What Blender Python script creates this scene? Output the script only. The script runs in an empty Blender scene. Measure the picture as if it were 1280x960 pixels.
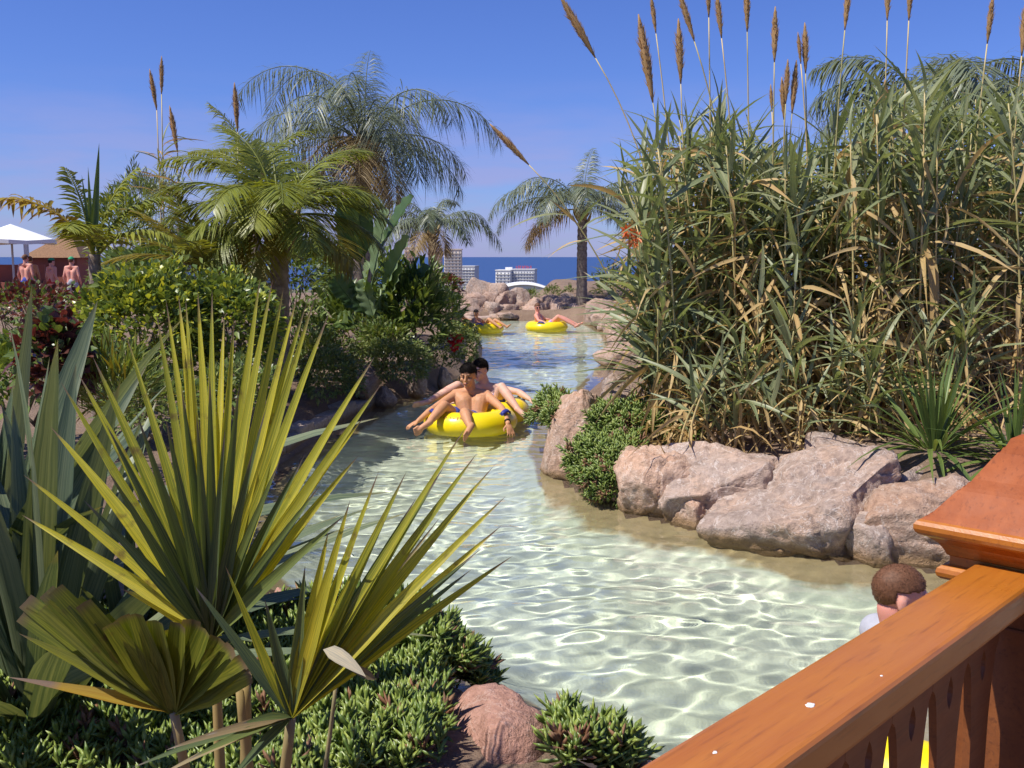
import bpy, bmesh, math, numpy as np
from mathutils import Vector, Matrix, Quaternion

S = bpy.context.scene
COL = S.collection
rng = np.random.default_rng(11)
R = math.radians
# ------------------------------------------------------------------ camera
FPX = 1256.0
PITCH = math.atan(160 / FPX)
CAMH = 2.0
cam = bpy.data.cameras.new('camera')
cam_o = bpy.data.objects.new('camera', cam)
COL.objects.link(cam_o)
cam_o.location = (0, 0, CAMH)
cam_o.rotation_euler = (math.pi / 2 - PITCH, 0, 0)
cam.sensor_width = 36
cam.lens = 36 * FPX / 1280
cam.clip_start = 0.05
cam.clip_end = 80000
S.camera = cam_o
# ------------------------------------------------------------------ sky, sun, exposure
SUN_EL, SUN_AZ = 57.0, -116.0          # azimuth from +Y, clockwise (negative: to the left)
world = bpy.data.worlds.new('World')
S.world = world
world.use_nodes = True
wn, wl = world.node_tree.nodes, world.node_tree.links
sky = wn.new('ShaderNodeTexSky')
sky.sky_type = 'NISHITA'
sky.sun_disc = False
sky.sun_elevation = R(SUN_EL)
sky.sun_rotation = R(SUN_AZ)
sky.altitude = 60
sky.air_density = 1.0
sky.dust_density = 0.25
sky.ozone_density = 5.0
tint = wn.new('ShaderNodeMix'); tint.data_type = 'RGBA'; tint.blend_type = 'MULTIPLY'
tint.inputs[0].default_value = 1.0
tint.inputs[7].default_value = (0.57, 0.68, 1.20, 1)
wl.new(sky.outputs[0], tint.inputs[6])
# thin cloud veil low over the sea
tc = wn.new('ShaderNodeTexCoord')
mp = wn.new('ShaderNodeMapping'); mp.inputs['Scale'].default_value = (3.0, 3.0, 16.0)
wl.new(tc.outputs['Generated'], mp.inputs[0])
cn = wn.new('ShaderNodeTexNoise'); cn.inputs['Scale'].default_value = 2.2; cn.inputs['Detail'].default_value = 6; cn.inputs['Roughness'].default_value = .55
wl.new(mp.outputs[0], cn.inputs['Vector'])
cr = wn.new('ShaderNodeValToRGB'); cr.color_ramp.elements[0].position = .36; cr.color_ramp.elements[1].position = .66
wl.new(cn.outputs[0], cr.inputs[0])
sx = wn.new('ShaderNodeSeparateXYZ'); wl.new(tc.outputs['Generated'], sx.inputs[0])
zr = wn.new('ShaderNodeValToRGB')
e = zr.color_ramp.elements
e[0].position = 0.0; e[0].color = (.85, .85, .85, 1)
e[1].position = .17; e[1].color = (0, 0, 0, 1)
k = e.new(.06); k.color = (.7, .7, .7, 1)
wl.new(sx.outputs['Z'], zr.inputs[0])
mul = wn.new('ShaderNodeMath'); mul.operation = 'MULTIPLY'
wl.new(cr.outputs[0], mul.inputs[0]); wl.new(zr.outputs[0], mul.inputs[1])
cm = wn.new('ShaderNodeMix'); cm.data_type = 'RGBA'
wl.new(mul.outputs[0], cm.inputs[0])
wl.new(tint.outputs[2], cm.inputs[6])
cm.inputs[7].default_value = (3.5, 3.5, 6.4, 1)
bg = wn['Background']
wl.new(cm.outputs[2], bg.inputs[0])
bg.inputs[1].default_value = 0.085
sun = bpy.data.lights.new('sun', 'SUN')
sun.energy = 4.6
sun.angle = R(0.53)
sun.color = (1.0, 0.95, 0.86)
sun.cycles.is_caustics_light = True
sun_o = bpy.data.objects.new('sun', sun)
COL.objects.link(sun_o)
sd = Vector((math.sin(R(SUN_AZ)) * math.cos(R(SUN_EL)), math.cos(R(SUN_AZ)) * math.cos(R(SUN_EL)), math.sin(R(SUN_EL))))
sun_o.rotation_euler = (-sd).to_track_quat('-Z', 'Y').to_euler()
sun_o.location = (-8, 4, 15)
vs = S.view_settings
vs.view_transform = 'Standard'
vs.look = 'None'
vs.exposure = 0.4
vs.gamma = 1
cy = S.cycles
cy.use_denoising = True
cy.caustics_refractive = True
cy.caustics_reflective = False
cy.max_bounces = 10
cy.diffuse_bounces = 3
cy.glossy_bounces = 3
cy.transmission_bounces = 8
cy.transparent_max_bounces = 8
cy.sample_clamp_indirect = 6
cy.use_adaptive_sampling = True
cy.adaptive_threshold = 0.015


# ------------------------------------------------------------------ placing helpers
def ray(px, py):
    x = (px - 640) / FPX; z = -(py - 480) / FPX
    return np.array([x, math.cos(PITCH) + z * math.sin(PITCH), -math.sin(PITCH) + z * math.cos(PITCH)])
def G(px, py, z=0.0):
    r = ray(px, py); return np.array([0, 0, CAMH]) + r * ((z - CAMH) / r[2])
def W(px, py, Y):
    r = ray(px, py); return np.array([0, 0, CAMH]) + r * (Y / r[1])
def nrm(a):
    a = np.asarray(a, float)
    return a / np.maximum(np.linalg.norm(a, axis=-1, keepdims=True), 1e-9)
def sstep(x, a, b):
    t = np.clip((x - a) / (b - a), 0, 1); return t * t * (3 - 2 * t)
def dirs(az, el):
    az, el = np.asarray(az, float), np.asarray(el, float)
    return np.stack([np.sin(az) * np.cos(el), np.cos(az) * np.cos(el), np.sin(el)], -1)
UP = np.array([0, 0, 1.0])

def _h(ix, iy, iz, seed):
    n = (ix * 374761393 + iy * 668265263 + iz * 2147483647 + seed * 974634777) & 0xffffffff
    n = ((n ^ (n >> 13)) * 1274126177) & 0xffffffff
    n = n ^ (n >> 16)
    return (n & 0xffff) / 65535.0 * 2 - 1
def vnoise(P, seed=0):
    P = np.asarray(P, float)
    i = np.floor(P).astype(np.int64); f = P - i
    u = f * f * f * (f * (f * 6 - 15) + 10)
    r = 0
    for dx in (0, 1):
        for dy in (0, 1):
            for dz in (0, 1):
                w = (u[..., 0] if dx else 1 - u[..., 0]) * (u[..., 1] if dy else 1 - u[..., 1]) * (u[..., 2] if dz else 1 - u[..., 2])
                r = r + w * _h(i[..., 0] + dx, i[..., 1] + dy, i[..., 2] + dz, seed)
    return r
def fbm(P, o=4, seed=0, gain=.5):
    r = 0; a = 1
    for k in range(o):
        r = r + a * vnoise(np.asarray(P) * 2 ** k + 17.3 * k, seed + k); a *= gain
    return r

# ------------------------------------------------------------------ mesh building
WLOC = {}
def set_props(o, label=None, cat=None, group=None, kind=None):
    if label: o['label'] = label
    if cat: o['category'] = cat
    if group: o['group'] = group
    if kind: o['kind'] = kind
    return o
def thing(name, label, cat, loc=(0, 0, 0), group=None):
    o = bpy.data.objects.new(name, None)
    o.empty_display_size = .1
    COL.objects.link(o)
    o.location = [float(q) for q in loc]
    WLOC[o] = np.array(loc, float)
    return set_props(o, label, cat, group)

class MB:
    def __init__(s):
        s.v = []; s.q = []; s.t = []; s.var = []; s.tt = []; s.ss = []; s.n = 0
    def add(s, V, Q=None, T=None, var=0.0, tt=0.0, ss=0.0):
        V = np.asarray(V, float).reshape(-1, 3)
        if Q is not None and len(Q): s.q.append(np.asarray(Q, np.int64).reshape(-1, 4) + s.n)
        if T is not None and len(T): s.t.append(np.asarray(T, np.int64).reshape(-1, 3) + s.n)
        s.var.append(np.broadcast_to(np.asarray(var, float), (len(V),)))
        s.tt.append(np.broadcast_to(np.asarray(tt, float), (len(V),)))
        s.ss.append(np.broadcast_to(np.asarray(ss, float), (len(V),)))
        s.v.append(V); s.n += len(V)
        return s
    def mesh(s, name, mat=None, off=None, smooth=True):
        V = np.concatenate(s.v)
        if off is not None: V = V - off
        Q = np.concatenate(s.q) if s.q else np.zeros((0, 4), np.int64)
        T = np.concatenate(s.t) if s.t else np.zeros((0, 3), np.int64)
        m = bpy.data.meshes.new(name)
        m.vertices.add(len(V)); m.vertices.foreach_set('co', V.astype(np.float32).ravel())
        li = np.concatenate([Q.ravel(), T.ravel()]).astype(np.int32)
        m.loops.add(len(li)); m.loops.foreach_set('vertex_index', li)
        nq, nt = len(Q), len(T)
        ls = np.concatenate([np.arange(nq) * 4, nq * 4 + np.arange(nt) * 3]).astype(np.int32)
        m.polygons.add(nq + nt); m.polygons.foreach_set('loop_start', ls)
        m.polygons.foreach_set('use_smooth', np.full(nq + nt, smooth))
        m.update(calc_edges=True)
        a = m.attributes.new('var', 'FLOAT', 'POINT'); a.data.foreach_set('value', np.concatenate(s.var).astype(np.float32))
        a = m.attributes.new('tt', 'FLOAT', 'POINT'); a.data.foreach_set('value', np.concatenate(s.tt).astype(np.float32))
        a = m.attributes.new('ss', 'FLOAT', 'POINT'); a.data.foreach_set('value', np.concatenate(s.ss).astype(np.float32))
        if mat: m.materials.append(mat)
        return m
    def build(s, name, mat, parent=None, smooth=True):
        off = WLOC.get(parent) if parent is not None else None
        m = s.mesh(name, mat, off, smooth)
        o = bpy.data.objects.new(name, m)
        COL.objects.link(o)
        if parent is not None:
            o.parent = parent; WLOC[o] = off
        else:
            WLOC[o] = np.zeros(3)
        return o

def grid_faces(ny, nx, wrap=False):
    i = np.arange(ny * nx).reshape(ny, nx)
    if wrap:
        j = np.roll(i, -1, 1)
        return np.stack([i[:-1], j[:-1], j[1:], i[1:]], -1).reshape(-1, 4)
    return np.stack([i[:-1, :-1], i[:-1, 1:], i[1:, 1:], i[1:, :-1]], -1).reshape(-1, 4)

PROF = {
    'lance': lambda t: np.sin(np.pi * np.clip(t, 0, 1) ** .62) ** .8 * .97 + .03 * (1 - t),
    'oval': lambda t: np.sqrt(np.clip(1 - (2 * np.clip(t, 0, 1) - 1) ** 2, 0, 1)) * .98 + .02 * (1 - t),
    'strap': lambda t: np.minimum(1, .65 + 1.6 * t) * np.clip((1 - t) * 2.4, 0, 1) ** .7,
    'sword': lambda t: np.minimum(1, .35 + 2.2 * t) * np.clip((1 - t) * 1.35, 0, 1) ** .8,
}
def leaf_batch(mb, B, D, N, L, Wd, droop=.2, k=3, fold=0.0, prof='lance', var=None, tmax=1.0, curl=0.0, tt0=0.0, ttmul=1.0):
    B = np.atleast_2d(np.asarray(B, float)); n = len(B)
    D = nrm(np.broadcast_to(D, (n, 3))); N = np.broadcast_to(N, (n, 3))
    L = np.broadcast_to(L, (n,)); Wd = np.broadcast_to(Wd, (n,)); droop = np.broadcast_to(droop, (n,))
    Sd = nrm(np.cross(D, N)); N = np.cross(Sd, D)
    t = np.linspace(0, tmax, k + 1)
    C = B[:, None] + D[:, None] * (L[:, None] * t)[..., None]
    C[..., 2] -= (droop[:, None] * L[:, None] * t ** 2)
    T = np.broadcast_to(D[:, None], (n, k + 1, 3)).copy(); T[..., 2] -= 2 * droop[:, None] * t; T = nrm(T)
    Sx = np.broadcast_to(Sd[:, None], T.shape)
    if curl:
        cu = np.broadcast_to(curl, (n,))[:, None] * t
        Nt0 = np.cross(Sx, T)
        Sx = Sx * np.cos(cu)[..., None] + Nt0 * np.sin(cu)[..., None]
    Nt = np.cross(Sx, T)
    w = (.5 * Wd[:, None] * PROF[prof](t)[None])[..., None]
    if fold:
        Vv = np.stack([C + Sx * w + Nt * w * fold, C, C - Sx * w + Nt * w * fold], 2); m = 3
    else:
        Vv = np.stack([C + Sx * w, C - Sx * w], 2); m = 2
    f0 = grid_faces(k + 1, m)
    F = (np.arange(n) * ((k + 1) * m))[:, None, None] + f0[None]
    if var is None: var = rng.random(n)
    var = np.broadcast_to(var, (n,))
    mb.add(Vv, F.reshape(-1, 4), var=np.repeat(var, (k + 1) * m), tt=np.tile(np.repeat(tt0 + (1 - tt0) * t * ttmul, m), n), ss=np.tile(np.linspace(-1, 1, m), n * (k + 1)))
    return mb
def tube(mb, pts, rad, n=8, var=0.0, cap=True, tt=None):
    P = np.asarray(pts, float); m = len(P); rad = np.broadcast_to(rad, (m,))
    T = nrm(np.gradient(P, axis=0))
    ref = np.array([1.0, 0, 0]) if abs(T[0][0]) < .8 else np.array([0, 1.0, 0])
    A = nrm(np.cross(T, ref)); Bn = np.cross(T, A)
    a = np.linspace(0, 2 * np.pi, n, endpoint=False)
    V = P[:, None] + rad[:, None, None] * (A[:, None] * np.cos(a)[None, :, None] + Bn[:, None] * np.sin(a)[None, :, None])
    V = V.reshape(-1, 3); Q = grid_faces(m, n, True)
    tl = np.linspace(0, 1, m) if tt is None else np.broadcast_to(tt, (m,))
    tl = np.repeat(tl, n)
    if cap:
        b = len(V); V = np.concatenate([V, P[:1], P[-1:]]); tl = np.concatenate([tl, [0, 1]])
        i = np.arange(n); j = (i + 1) % n
        Tr = np.concatenate([np.stack([j, i, np.full(n, b)], -1), np.stack([(m - 1) * n + i, (m - 1) * n + j, np.full(n, b + 1)], -1)])
        mb.add(V, Q, Tr, var, tl)
    else:
        mb.add(V, Q, None, var, tl)
    return mb
def finger_batch(mb, B, D, L, r, var=None):
    n = len(B); D = nrm(D); ref = np.where(np.abs(D[:, 2:3]) < .9, UP[None], np.array([[1., 0, 0]]))
    A = nrm(np.cross(D, ref)); C = np.cross(D, A)
    L = np.broadcast_to(L, (n,))[:, None, None]; r = np.broadcast_to(r, (n,))[:, None, None]
    a = np.array([0, 2.094, 4.189])
    ring = A[:, None] * np.cos(a)[None, :, None] + C[:, None] * np.sin(a)[None, :, None]
    V = np.concatenate([B[:, None] + ring * r * .6, B[:, None] + D[:, None] * L * .55 + ring * r, B[:, None] + D[:, None] * L], 1)
    q = np.array([[0, 1, 4, 3], [1, 2, 5, 4], [2, 0, 3, 5]]); t = np.array([[3, 4, 6], [4, 5, 6], [5, 3, 6]])
    o = (np.arange(n) * 7)[:, None, None]
    if var is None: var = rng.random(n)
    mb.add(V, (q[None] + o).reshape(-1, 4), (t[None] + o).reshape(-1, 3), np.repeat(var, 7), np.tile([0, 0, 0, .5, .5, .5, 1], n))
def box(mb, lo, hi, fn=None, var=0.0):
    lo, hi = np.array(lo, float), np.array(hi, float)
    V = np.array([[(lo, hi)[a][0], (lo, hi)[b][1], (lo, hi)[c][2]] for a in (0, 1) for b in (0, 1) for c in (0, 1)])
    if fn: V = np.array([fn(*v) for v in V])
    mb.add(V, [[0, 1, 3, 2], [4, 6, 7, 5], [0, 4, 5, 1], [2, 3, 7, 6], [0, 2, 6, 4], [1, 5, 7, 3]], var=var)
    return mb
def bevel(o, w=.004, seg=2):
    b = o.modifiers.new('bevel', 'BEVEL'); b.width = w; b.segments = seg; b.limit_method = 'ANGLE'; b.angle_limit = R(40)
    return o
def icosph(sub):
    bm = bmesh.new(); bmesh.ops.create_icosphere(bm, subdivisions=sub, radius=1)
    V = np.array([v.co[:] for v in bm.verts]); T = np.array([[v.index for v in f.verts] for f in bm.faces]); bm.free()
    return V, T
ICO = {k: icosph(k) for k in (1, 2, 3, 4, 5, 6)}

# ------------------------------------------------------------------ materials
def new_mat(name):
    m = bpy.data.materials.new(name); m.use_nodes = True
    return m, m.node_tree.nodes, m.node_tree.links, m.node_tree.nodes['Principled BSDF']
def _mix(n, l, fac, a, b, blend='MIX'):
    x = n.new('ShaderNodeMix'); x.data_type = 'RGBA'; x.blend_type = blend
    for s_, v in ((0, fac), (6, a), (7, b)):
        if isinstance(v, bpy.types.NodeSocket): l.new(v, x.inputs[s_])
        elif isinstance(v, (int, float)): x.inputs[s_].default_value = v
        else: x.inputs[s_].default_value = (*v[:3], 1)
    return x.outputs[2]
def _noise(n, l, scale, detail=4, rough=.55, coord=None, out=0, dist=0.0):
    x = n.new('ShaderNodeTexNoise'); x.inputs['Scale'].default_value = scale; x.inputs['Detail'].default_value = detail
    x.inputs['Roughness'].default_value = rough; x.inputs['Distortion'].default_value = dist
    if coord is not None: l.new(coord, x.inputs['Vector'])
    return x.outputs[out]
def _ramp(n, l, fac, *st):
    x = n.new('ShaderNodeValToRGB'); e = x.color_ramp.elements
    for i, (p, c) in enumerate(st):
        if i < 2: q = e[i]; q.position = p
        else: q = e.new(p)
        q.color = (*c[:3], 1) if not isinstance(c, (int, float)) else (c, c, c, 1)
    l.new(fac, x.inputs[0]); return x.outputs[0]
def _math(n, l, op, a, b=0.0):
    x = n.new('ShaderNodeMath'); x.operation = op
    for i, v in enumerate((a, b)):
        if isinstance(v, bpy.types.NodeSocket): l.new(v, x.inputs[i])
        else: x.inputs[i].default_value = v
    return x.outputs[0]
def _coord(n, l, kind='Object', scale=None):
    t = n.new('ShaderNodeTexCoord').outputs[kind]
    if scale is None: return t
    mpn = n.new('ShaderNodeMapping'); mpn.inputs['Scale'].default_value = scale; l.new(t, mpn.inputs[0]); return mpn.outputs[0]
def _bump(n, l, b, h, strength=.4, dist=.02):
    x = n.new('ShaderNodeBump'); x.inputs['Strength'].default_value = strength; x.inputs['Distance'].default_value = dist
    l.new(h, x.inputs['Height']); l.new(x.outputs[0], b.inputs['Normal']); return x

def foliage(name, c1, c2, c3=None, transl=.3, rough=.45, tip=None, tip_at=.9, blotch=None, trans_col=None, spec=.4):
    m, n, l, b = new_mat(name)
    at = n.new('ShaderNodeAttribute'); at.attribute_name = 'var'
    oi = n.new('ShaderNodeObjectInfo')
    f = _math(n, l, 'FRACT', _math(n, l, 'ADD', at.outputs['Fac'], oi.outputs['Random']))
    c3 = c3 or c2
    col = _ramp(n, l, f, (0.0, c1), (.6, c2), (1.0, c3))
    ns = _noise(n, l, 9.0, 3, coord=_coord(n, l))
    col = _mix(n, l, _math(n, l, 'MULTIPLY', ns, .55), col, (c1[0] * .45, c1[1] * .5, c1[2] * .45))
    sa = n.new('ShaderNodeAttribute'); sa.attribute_name = 'ss'; ua = n.new('ShaderNodeAttribute'); ua.attribute_name = 'tt'
    cx = n.new('ShaderNodeCombineXYZ'); l.new(_math(n, l, 'MULTIPLY', sa.outputs['Fac'], 7.0), cx.inputs[0]); l.new(_math(n, l, 'MULTIPLY', ua.outputs['Fac'], 1.6), cx.inputs[1]); l.new(_math(n, l, 'MULTIPLY', f, 37.0), cx.inputs[2])
    rib = _noise(n, l, 1.0, 3, .6, cx.outputs[0])
    col = _mix(n, l, _ramp(n, l, rib, (.42, 0.0), (.7, .55)), col, (min(1, c3[0] * 1.5), min(1, c3[1] * 1.4), c3[2] * 1.3))
    col = _mix(n, l, _ramp(n, l, rib, (.3, .45), (.5, 0.0)), col, (c1[0] * .6, c1[1] * .62, c1[2] * .6))
    if blotch:
        bn = _ramp(n, l, _noise(n, l, 14.0, 4, coord=_coord(n, l)), (.6, 0.0), (.72, .8))
        col = _mix(n, l, bn, col, blotch)
    if tip:
        ta = n.new('ShaderNodeAttribute'); ta.attribute_name = 'tt'
        tn = _math(n, l, 'ADD', ta.outputs['Fac'], _math(n, l, 'MULTIPLY', _math(n, l, 'SUBTRACT', ns, .5), .12))
        col = _mix(n, l, _ramp(n, l, tn, (tip_at - .03, 0.0), (tip_at + .04, 1.0)), col, tip)
    l.new(col, b.inputs['Base Color'])
    b.inputs['Roughness'].default_value = rough
    b.inputs['Specular IOR Level'].default_value = spec
    if transl > 0:
        tr = n.new('ShaderNodeBsdfTranslucent')
        tcn = _mix(n, l, 1.0, col, trans_col or (1.5, 1.35, .55), 'MULTIPLY')
        l.new(tcn, tr.inputs[0])
        mx = n.new('ShaderNodeMixShader'); mx.inputs[0].default_value = transl
        l.new(b.outputs[0], mx.inputs[1]); l.new(tr.outputs[0], mx.inputs[2])
        l.new(mx.outputs[0], n['Material Output'].inputs[0])
    return m
def plain(name, c, rough=.5, c2=None, scale=6.0, bump=0.0, spec=.5, metal=0.0, coat=0.0):
    m, n, l, b = new_mat(name)
    if c2:
        ns = _noise(n, l, scale, 5, .6, _coord(n, l))
        l.new(_mix(n, l, _ramp(n, l, ns, (.35, 0.0), (.65, 1.0)), c, c2), b.inputs['Base Color'])
        if bump: _bump(n, l, b, ns, bump)
    else:
        b.inputs['Base Color'].default_value = (*c, 1)
    b.inputs['Roughness'].default_value = rough
    b.inputs['Specular IOR Level'].default_value = spec
    b.inputs['Metallic'].default_value = metal
    b.inputs['Coat Weight'].default_value = coat
    return m
def rockmat(name, c1, c2, c3, scale=1.0):
    m, n, l, b = new_mat(name)
    oi = n.new('ShaderNodeObjectInfo')
    cd = _coord(n, l)
    big = _noise(n, l, 1.7 * scale, 4, .6, cd, dist=.6)
    col = _mix(n, l, _ramp(n, l, big, (.38, 0.0), (.62, 1.0)), c1, c2)
    fine = _noise(n, l, 16 * scale, 6, .68, cd)
    col = _mix(n, l, _math(n, l, 'MULTIPLY', _ramp(n, l, fine, (.38, 1.0), (.58, 0.0)), .6), col, (c1[0] * .45, c1[1] * .42, c1[2] * .4))
    vein = _noise(n, l, 3.2 * scale, 5, .6, cd, dist=1.8)
    vm = _ramp(n, l, vein, (.485, 0.0), (.5, .55), (.515, 0.0))
    col = _mix(n, l, vm, col, c3)
    spk = _noise(n, l, 55 * scale, 3, .7, cd)
    col = _mix(n, l, _ramp(n, l, spk, (.62, 0.0), (.72, .45)), col, c3)
    hs = n.new('ShaderNodeHueSaturation'); l.new(col, hs.inputs['Color'])
    l.new(_math(n, l, 'ADD', .86, _math(n, l, 'MULTIPLY', oi.outputs['Random'], .3)), hs.inputs['Value'])
    # wet, stained foot just above and below the water line
    gp = n.new('ShaderNodeNewGeometry'); sz = n.new('ShaderNodeSeparateXYZ'); l.new(gp.outputs['Position'], sz.inputs[0])
    zz = _math(n, l, 'ADD', sz.outputs['Z'], _math(n, l, 'MULTIPLY', _math(n, l, 'SUBTRACT', big, .5), .12))
    wet = _ramp(n, l, zz, (.03, 1.0), (.09, 0.0))
    wetc = _mix(n, l, wet, hs.outputs[0], (.27, .17, .09))
    l.new(wetc, b.inputs['Base Color'])
    b.inputs['Roughness'].default_value = .82
    b.inputs['Specular IOR Level'].default_value = .3
    hgt = _math(n, l, 'ADD', _math(n, l, 'MULTIPLY', fine, .6), _math(n, l, 'MULTIPLY', spk, .25))
    _bump(n, l, b, hgt, 1.0, .05)
    return m
M = {}
M['rock'] = rockmat('pink_rock', (.54, .335, .225), (.43, .325, .26), (.70, .59, .50))
M['rock_grey'] = rockmat('grey_rock', (.39, .30, .25), (.50, .335, .24), (.68, .60, .54))
M['rock_far'] = rockmat('tan_rock', (.47, .31, .23), (.39, .295, .25), (.56, .45, .38), .8)
M['rock_red'] = rockmat('red_rock', (.54, .29, .215), (.46, .265, .205), (.62, .44, .37))

# ================================================================== the river, its bed and the banks
RIVER = np.array([(9.5, 2.6), (6.0, 4.9), (4.2, 5.75), (2.9, 6.25), (2.2, 6.5), (1.68, 7.1), (.95, 7.7), (.45, 8.9), (.34, 10.4), (.6, 12.6),
                  (1.3, 16), (2.2, 21), (2.45, 26), (2.3, 29.6), (1.3, 31.4), (-.6, 31.6), (-2.2, 31.2), (-3.4, 29.5), (-2.6, 27.6), (-1.0, 25.5), (-.75, 21), (-.72, 17.5),
                  (-1.1, 14.6), (-1.6, 13.7), (-1.92, 11.9), (-2.06, 10.2), (-2.15, 8.5), (-1.85, 6.6), (-1.25, 5.45), (-.6, 5.0),
                  (-.05, 4.35), (.5, 3.7), (1.2, 2.9), (2.4, 1.5), (4.6, -1.2)])
def river_dist(X, Y):
    """signed distance to the shore line, positive on land"""
    sh = X.shape; P = np.stack([X.ravel(), Y.ravel()], -1)
    d = np.full(len(P), 1e9); ins = np.zeros(len(P), bool)
    n = len(RIVER)
    for i in range(n):
        a, b = RIVER[i], RIVER[(i + 1) % n]; ab = b - a
        t = np.clip(((P - a) @ ab) / (ab @ ab), 0, 1)
        d = np.minimum(d, np.linalg.norm(P - a - t[:, None] * ab, axis=1))
        c = ((a[1] > P[:, 1]) != (b[1] > P[:, 1])) & (P[:, 0] < (b[0] - a[0]) * (P[:, 1] - a[1]) / (b[1] - a[1] + 1e-12) + a[0])
        ins ^= c
    return np.where(ins, -d, d).reshape(sh)
def ground_z(X, Y, d=None):
    if d is None: d = river_dist(X, Y)
    P = np.stack([X, Y, 0 * X], -1)
    land = -.06 + .36 * sstep(d, 0, .55) + .06 * fbm(P * .9, 3, 3)
    right = sstep(X, 1.0, 2.0) * sstep(Y, 4, 7)
    land = land + right * (.25 * sstep(d, .3, 1.4) + .35 * sstep(d, 1.5, 5))
    bed = -.55 * sstep(-d, -.05, .75) - .06 + .012 * fbm(P * 1.3, 3, 9)
    return np.where(d > 0, land, bed)

def split_axis(*seg):
    out = []
    for a, b, h in seg: out.append(np.linspace(a, b, max(2, int((b - a) / h)), endpoint=False))
    return np.concatenate(out + [[seg[-1][1]]])
gx = split_axis((-45, -8, 1.2), (-8, -3.2, .22), (-3.2, 4.2, .085), (4.2, 10, .25), (10, 45, 1.2))
gy = split_axis((-8, 1.5, .6), (1.5, 13.5, .085), (13.5, 34, .16), (34, 46, .8))
GX, GY = np.meshgrid(gx, gy)
GD = river_dist(GX, GY)
GZ = ground_z(GX, GY, GD)
V = np.stack([GX, GY, GZ], -1).reshape(-1, 3)
Fq = grid_faces(len(gy), len(gx))
fd = GD.ravel()[Fq].max(1)
def sub(name, sel, mat, tt):
    f = Fq[sel]; u, inv = np.unique(f, return_inverse=True)
    mb = MB(); mb.add(V[u], inv.reshape(-1, 4), tt=tt[u]); o = mb.build(name, mat); o['kind'] = 'structure'; return o

m, n, l, b = new_mat('river_bed')
cd = _coord(n, l)
ta = n.new('ShaderNodeAttribute'); ta.attribute_name = 'tt'
edge = _math(n, l, 'ADD', ta.outputs['Fac'], _math(n, l, 'MULTIPLY', _math(n, l, 'SUBTRACT', _noise(n, l, 2.6, 4, .6, cd), .5), .55))
tan = _mix(n, l, _noise(n, l, 5, 5, .65, cd), (.50, .36, .19), (.36, .29, .15))
paint = _mix(n, l, _ramp(n, l, _noise(n, l, .8, 4, .6, cd), (.35, 0.0), (.65, 1.0)), (.69, .74, .57), (.75, .78, .63))
spk = _ramp(n, l, _noise(n, l, 22, 5, .7, cd), (.6, 0.0), (.75, .25))
paint = _mix(n, l, spk, paint, (.42, .45, .3))
l.new(_mix(n, l, _ramp(n, l, edge, (.42, 0.0), (.56, 1.0)), tan, paint), b.inputs['Base Color'])
b.inputs['Roughness'].default_value = .85
_bump(n, l, b, _noise(n, l, 8, 5, .6, cd), .5, .04)
M['bed'] = m
m, n, l, b = new_mat('soil')
cd = _coord(n, l)
col = _mix(n, l, _ramp(n, l, _noise(n, l, 1.4, 5, .6, cd), (.35, 0.0), (.65, 1.0)), (.17, .105, .07), (.25, .17, .115))
col = _mix(n, l, _ramp(n, l, _noise(n, l, 40, 4, .7, cd), (.5, 0.0), (.7, .7)), col, (.34, .24, .17))
l.new(col, b.inputs['Base Color']); b.inputs['Roughness'].default_value = .95
_bump(n, l, b, _noise(n, l, 25, 6, .7, cd), 1.0, .04)
M['soil'] = m

# bed colour zone: how far from the (right, rocky) shore a point lies; the tan rock shelf follows the right bank
shelf = np.clip(-GD / np.where((GX > .25) & (GY < 14), .66, .35), 0, 1)
bed = sub('river_bed', fd <= .02, M['bed'], shelf.ravel())
bed.cycles.is_caustics_receiver = True
ground = sub('ground', fd > .02, M['soil'], shelf.ravel())
ground.cycles.is_caustics_receiver = True

# water: real waves, so the sun draws its net of light on the bed
wr = np.random.default_rng(5)
WAVES = []
for lam, a, nn in ((1.3, .0040, 5), (.50, .0028, 7), (.25, .0024, 9), (.15, .00105, 9), (.10, .0004, 6)):
    for _ in range(nn):
        th = wr.uniform(0, 6.283); WAVES.append((6.283 / (lam * wr.uniform(.8, 1.25)), th, a * 1.5 / math.sqrt(nn), wr.uniform(0, 6.283)))
def wave_z(X, Y):
    Z = 0 * X
    wx = X + .10 * vnoise(np.stack([X * 1.1, Y * 1.1, 0 * X], -1), 31); wy = Y + .10 * vnoise(np.stack([X * 1.1, Y * 1.1, 0 * X + 7.7], -1), 32)
    for q, th, a, ph in WAVES:
        Z = Z + a * np.sin(q * (wx * math.cos(th) * .8 + wy * math.sin(th)) + ph)
    amp = .72 + .42 * vnoise(np.stack([X * .45, Y * .45, 0 * X], -1), 40)
    return Z * np.clip(amp, .35, 1.2)
wx = split_axis((-3.6, -2.4, .08), (-2.4, 4.2, .024), (4.2, 9.6, .07))
wy = split_axis((-1.2, 2.6, .09), (2.6, 13.0, .024), (13.0, 32.2, .055))
WX, WY = np.meshgrid(wx, wy)
WD = river_dist(WX, WY)
WZ = wave_z(WX, WY) * (.35 + .65 * sstep(-WD, -.1, .4))
Wf = grid_faces(len(wy), len(wx)); sel = WD.ravel()[Wf].min(1) < .12
u, inv = np.unique(Wf[sel], return_inverse=True)
mb = MB(); mb.add(np.stack([WX, WY, WZ], -1).reshape(-1, 3)[u], inv.reshape(-1, 4))
m, n, l, b = new_mat('water')
b.inputs['Base Color'].default_value = (.93, .985, .95, 1)
b.inputs['Roughness'].default_value = 0.0
b.inputs['IOR'].default_value = 1.33
b.inputs['Transmission Weight'].default_value = 1.0
water = mb.build('water', m); water['kind'] = 'structure'
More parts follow.
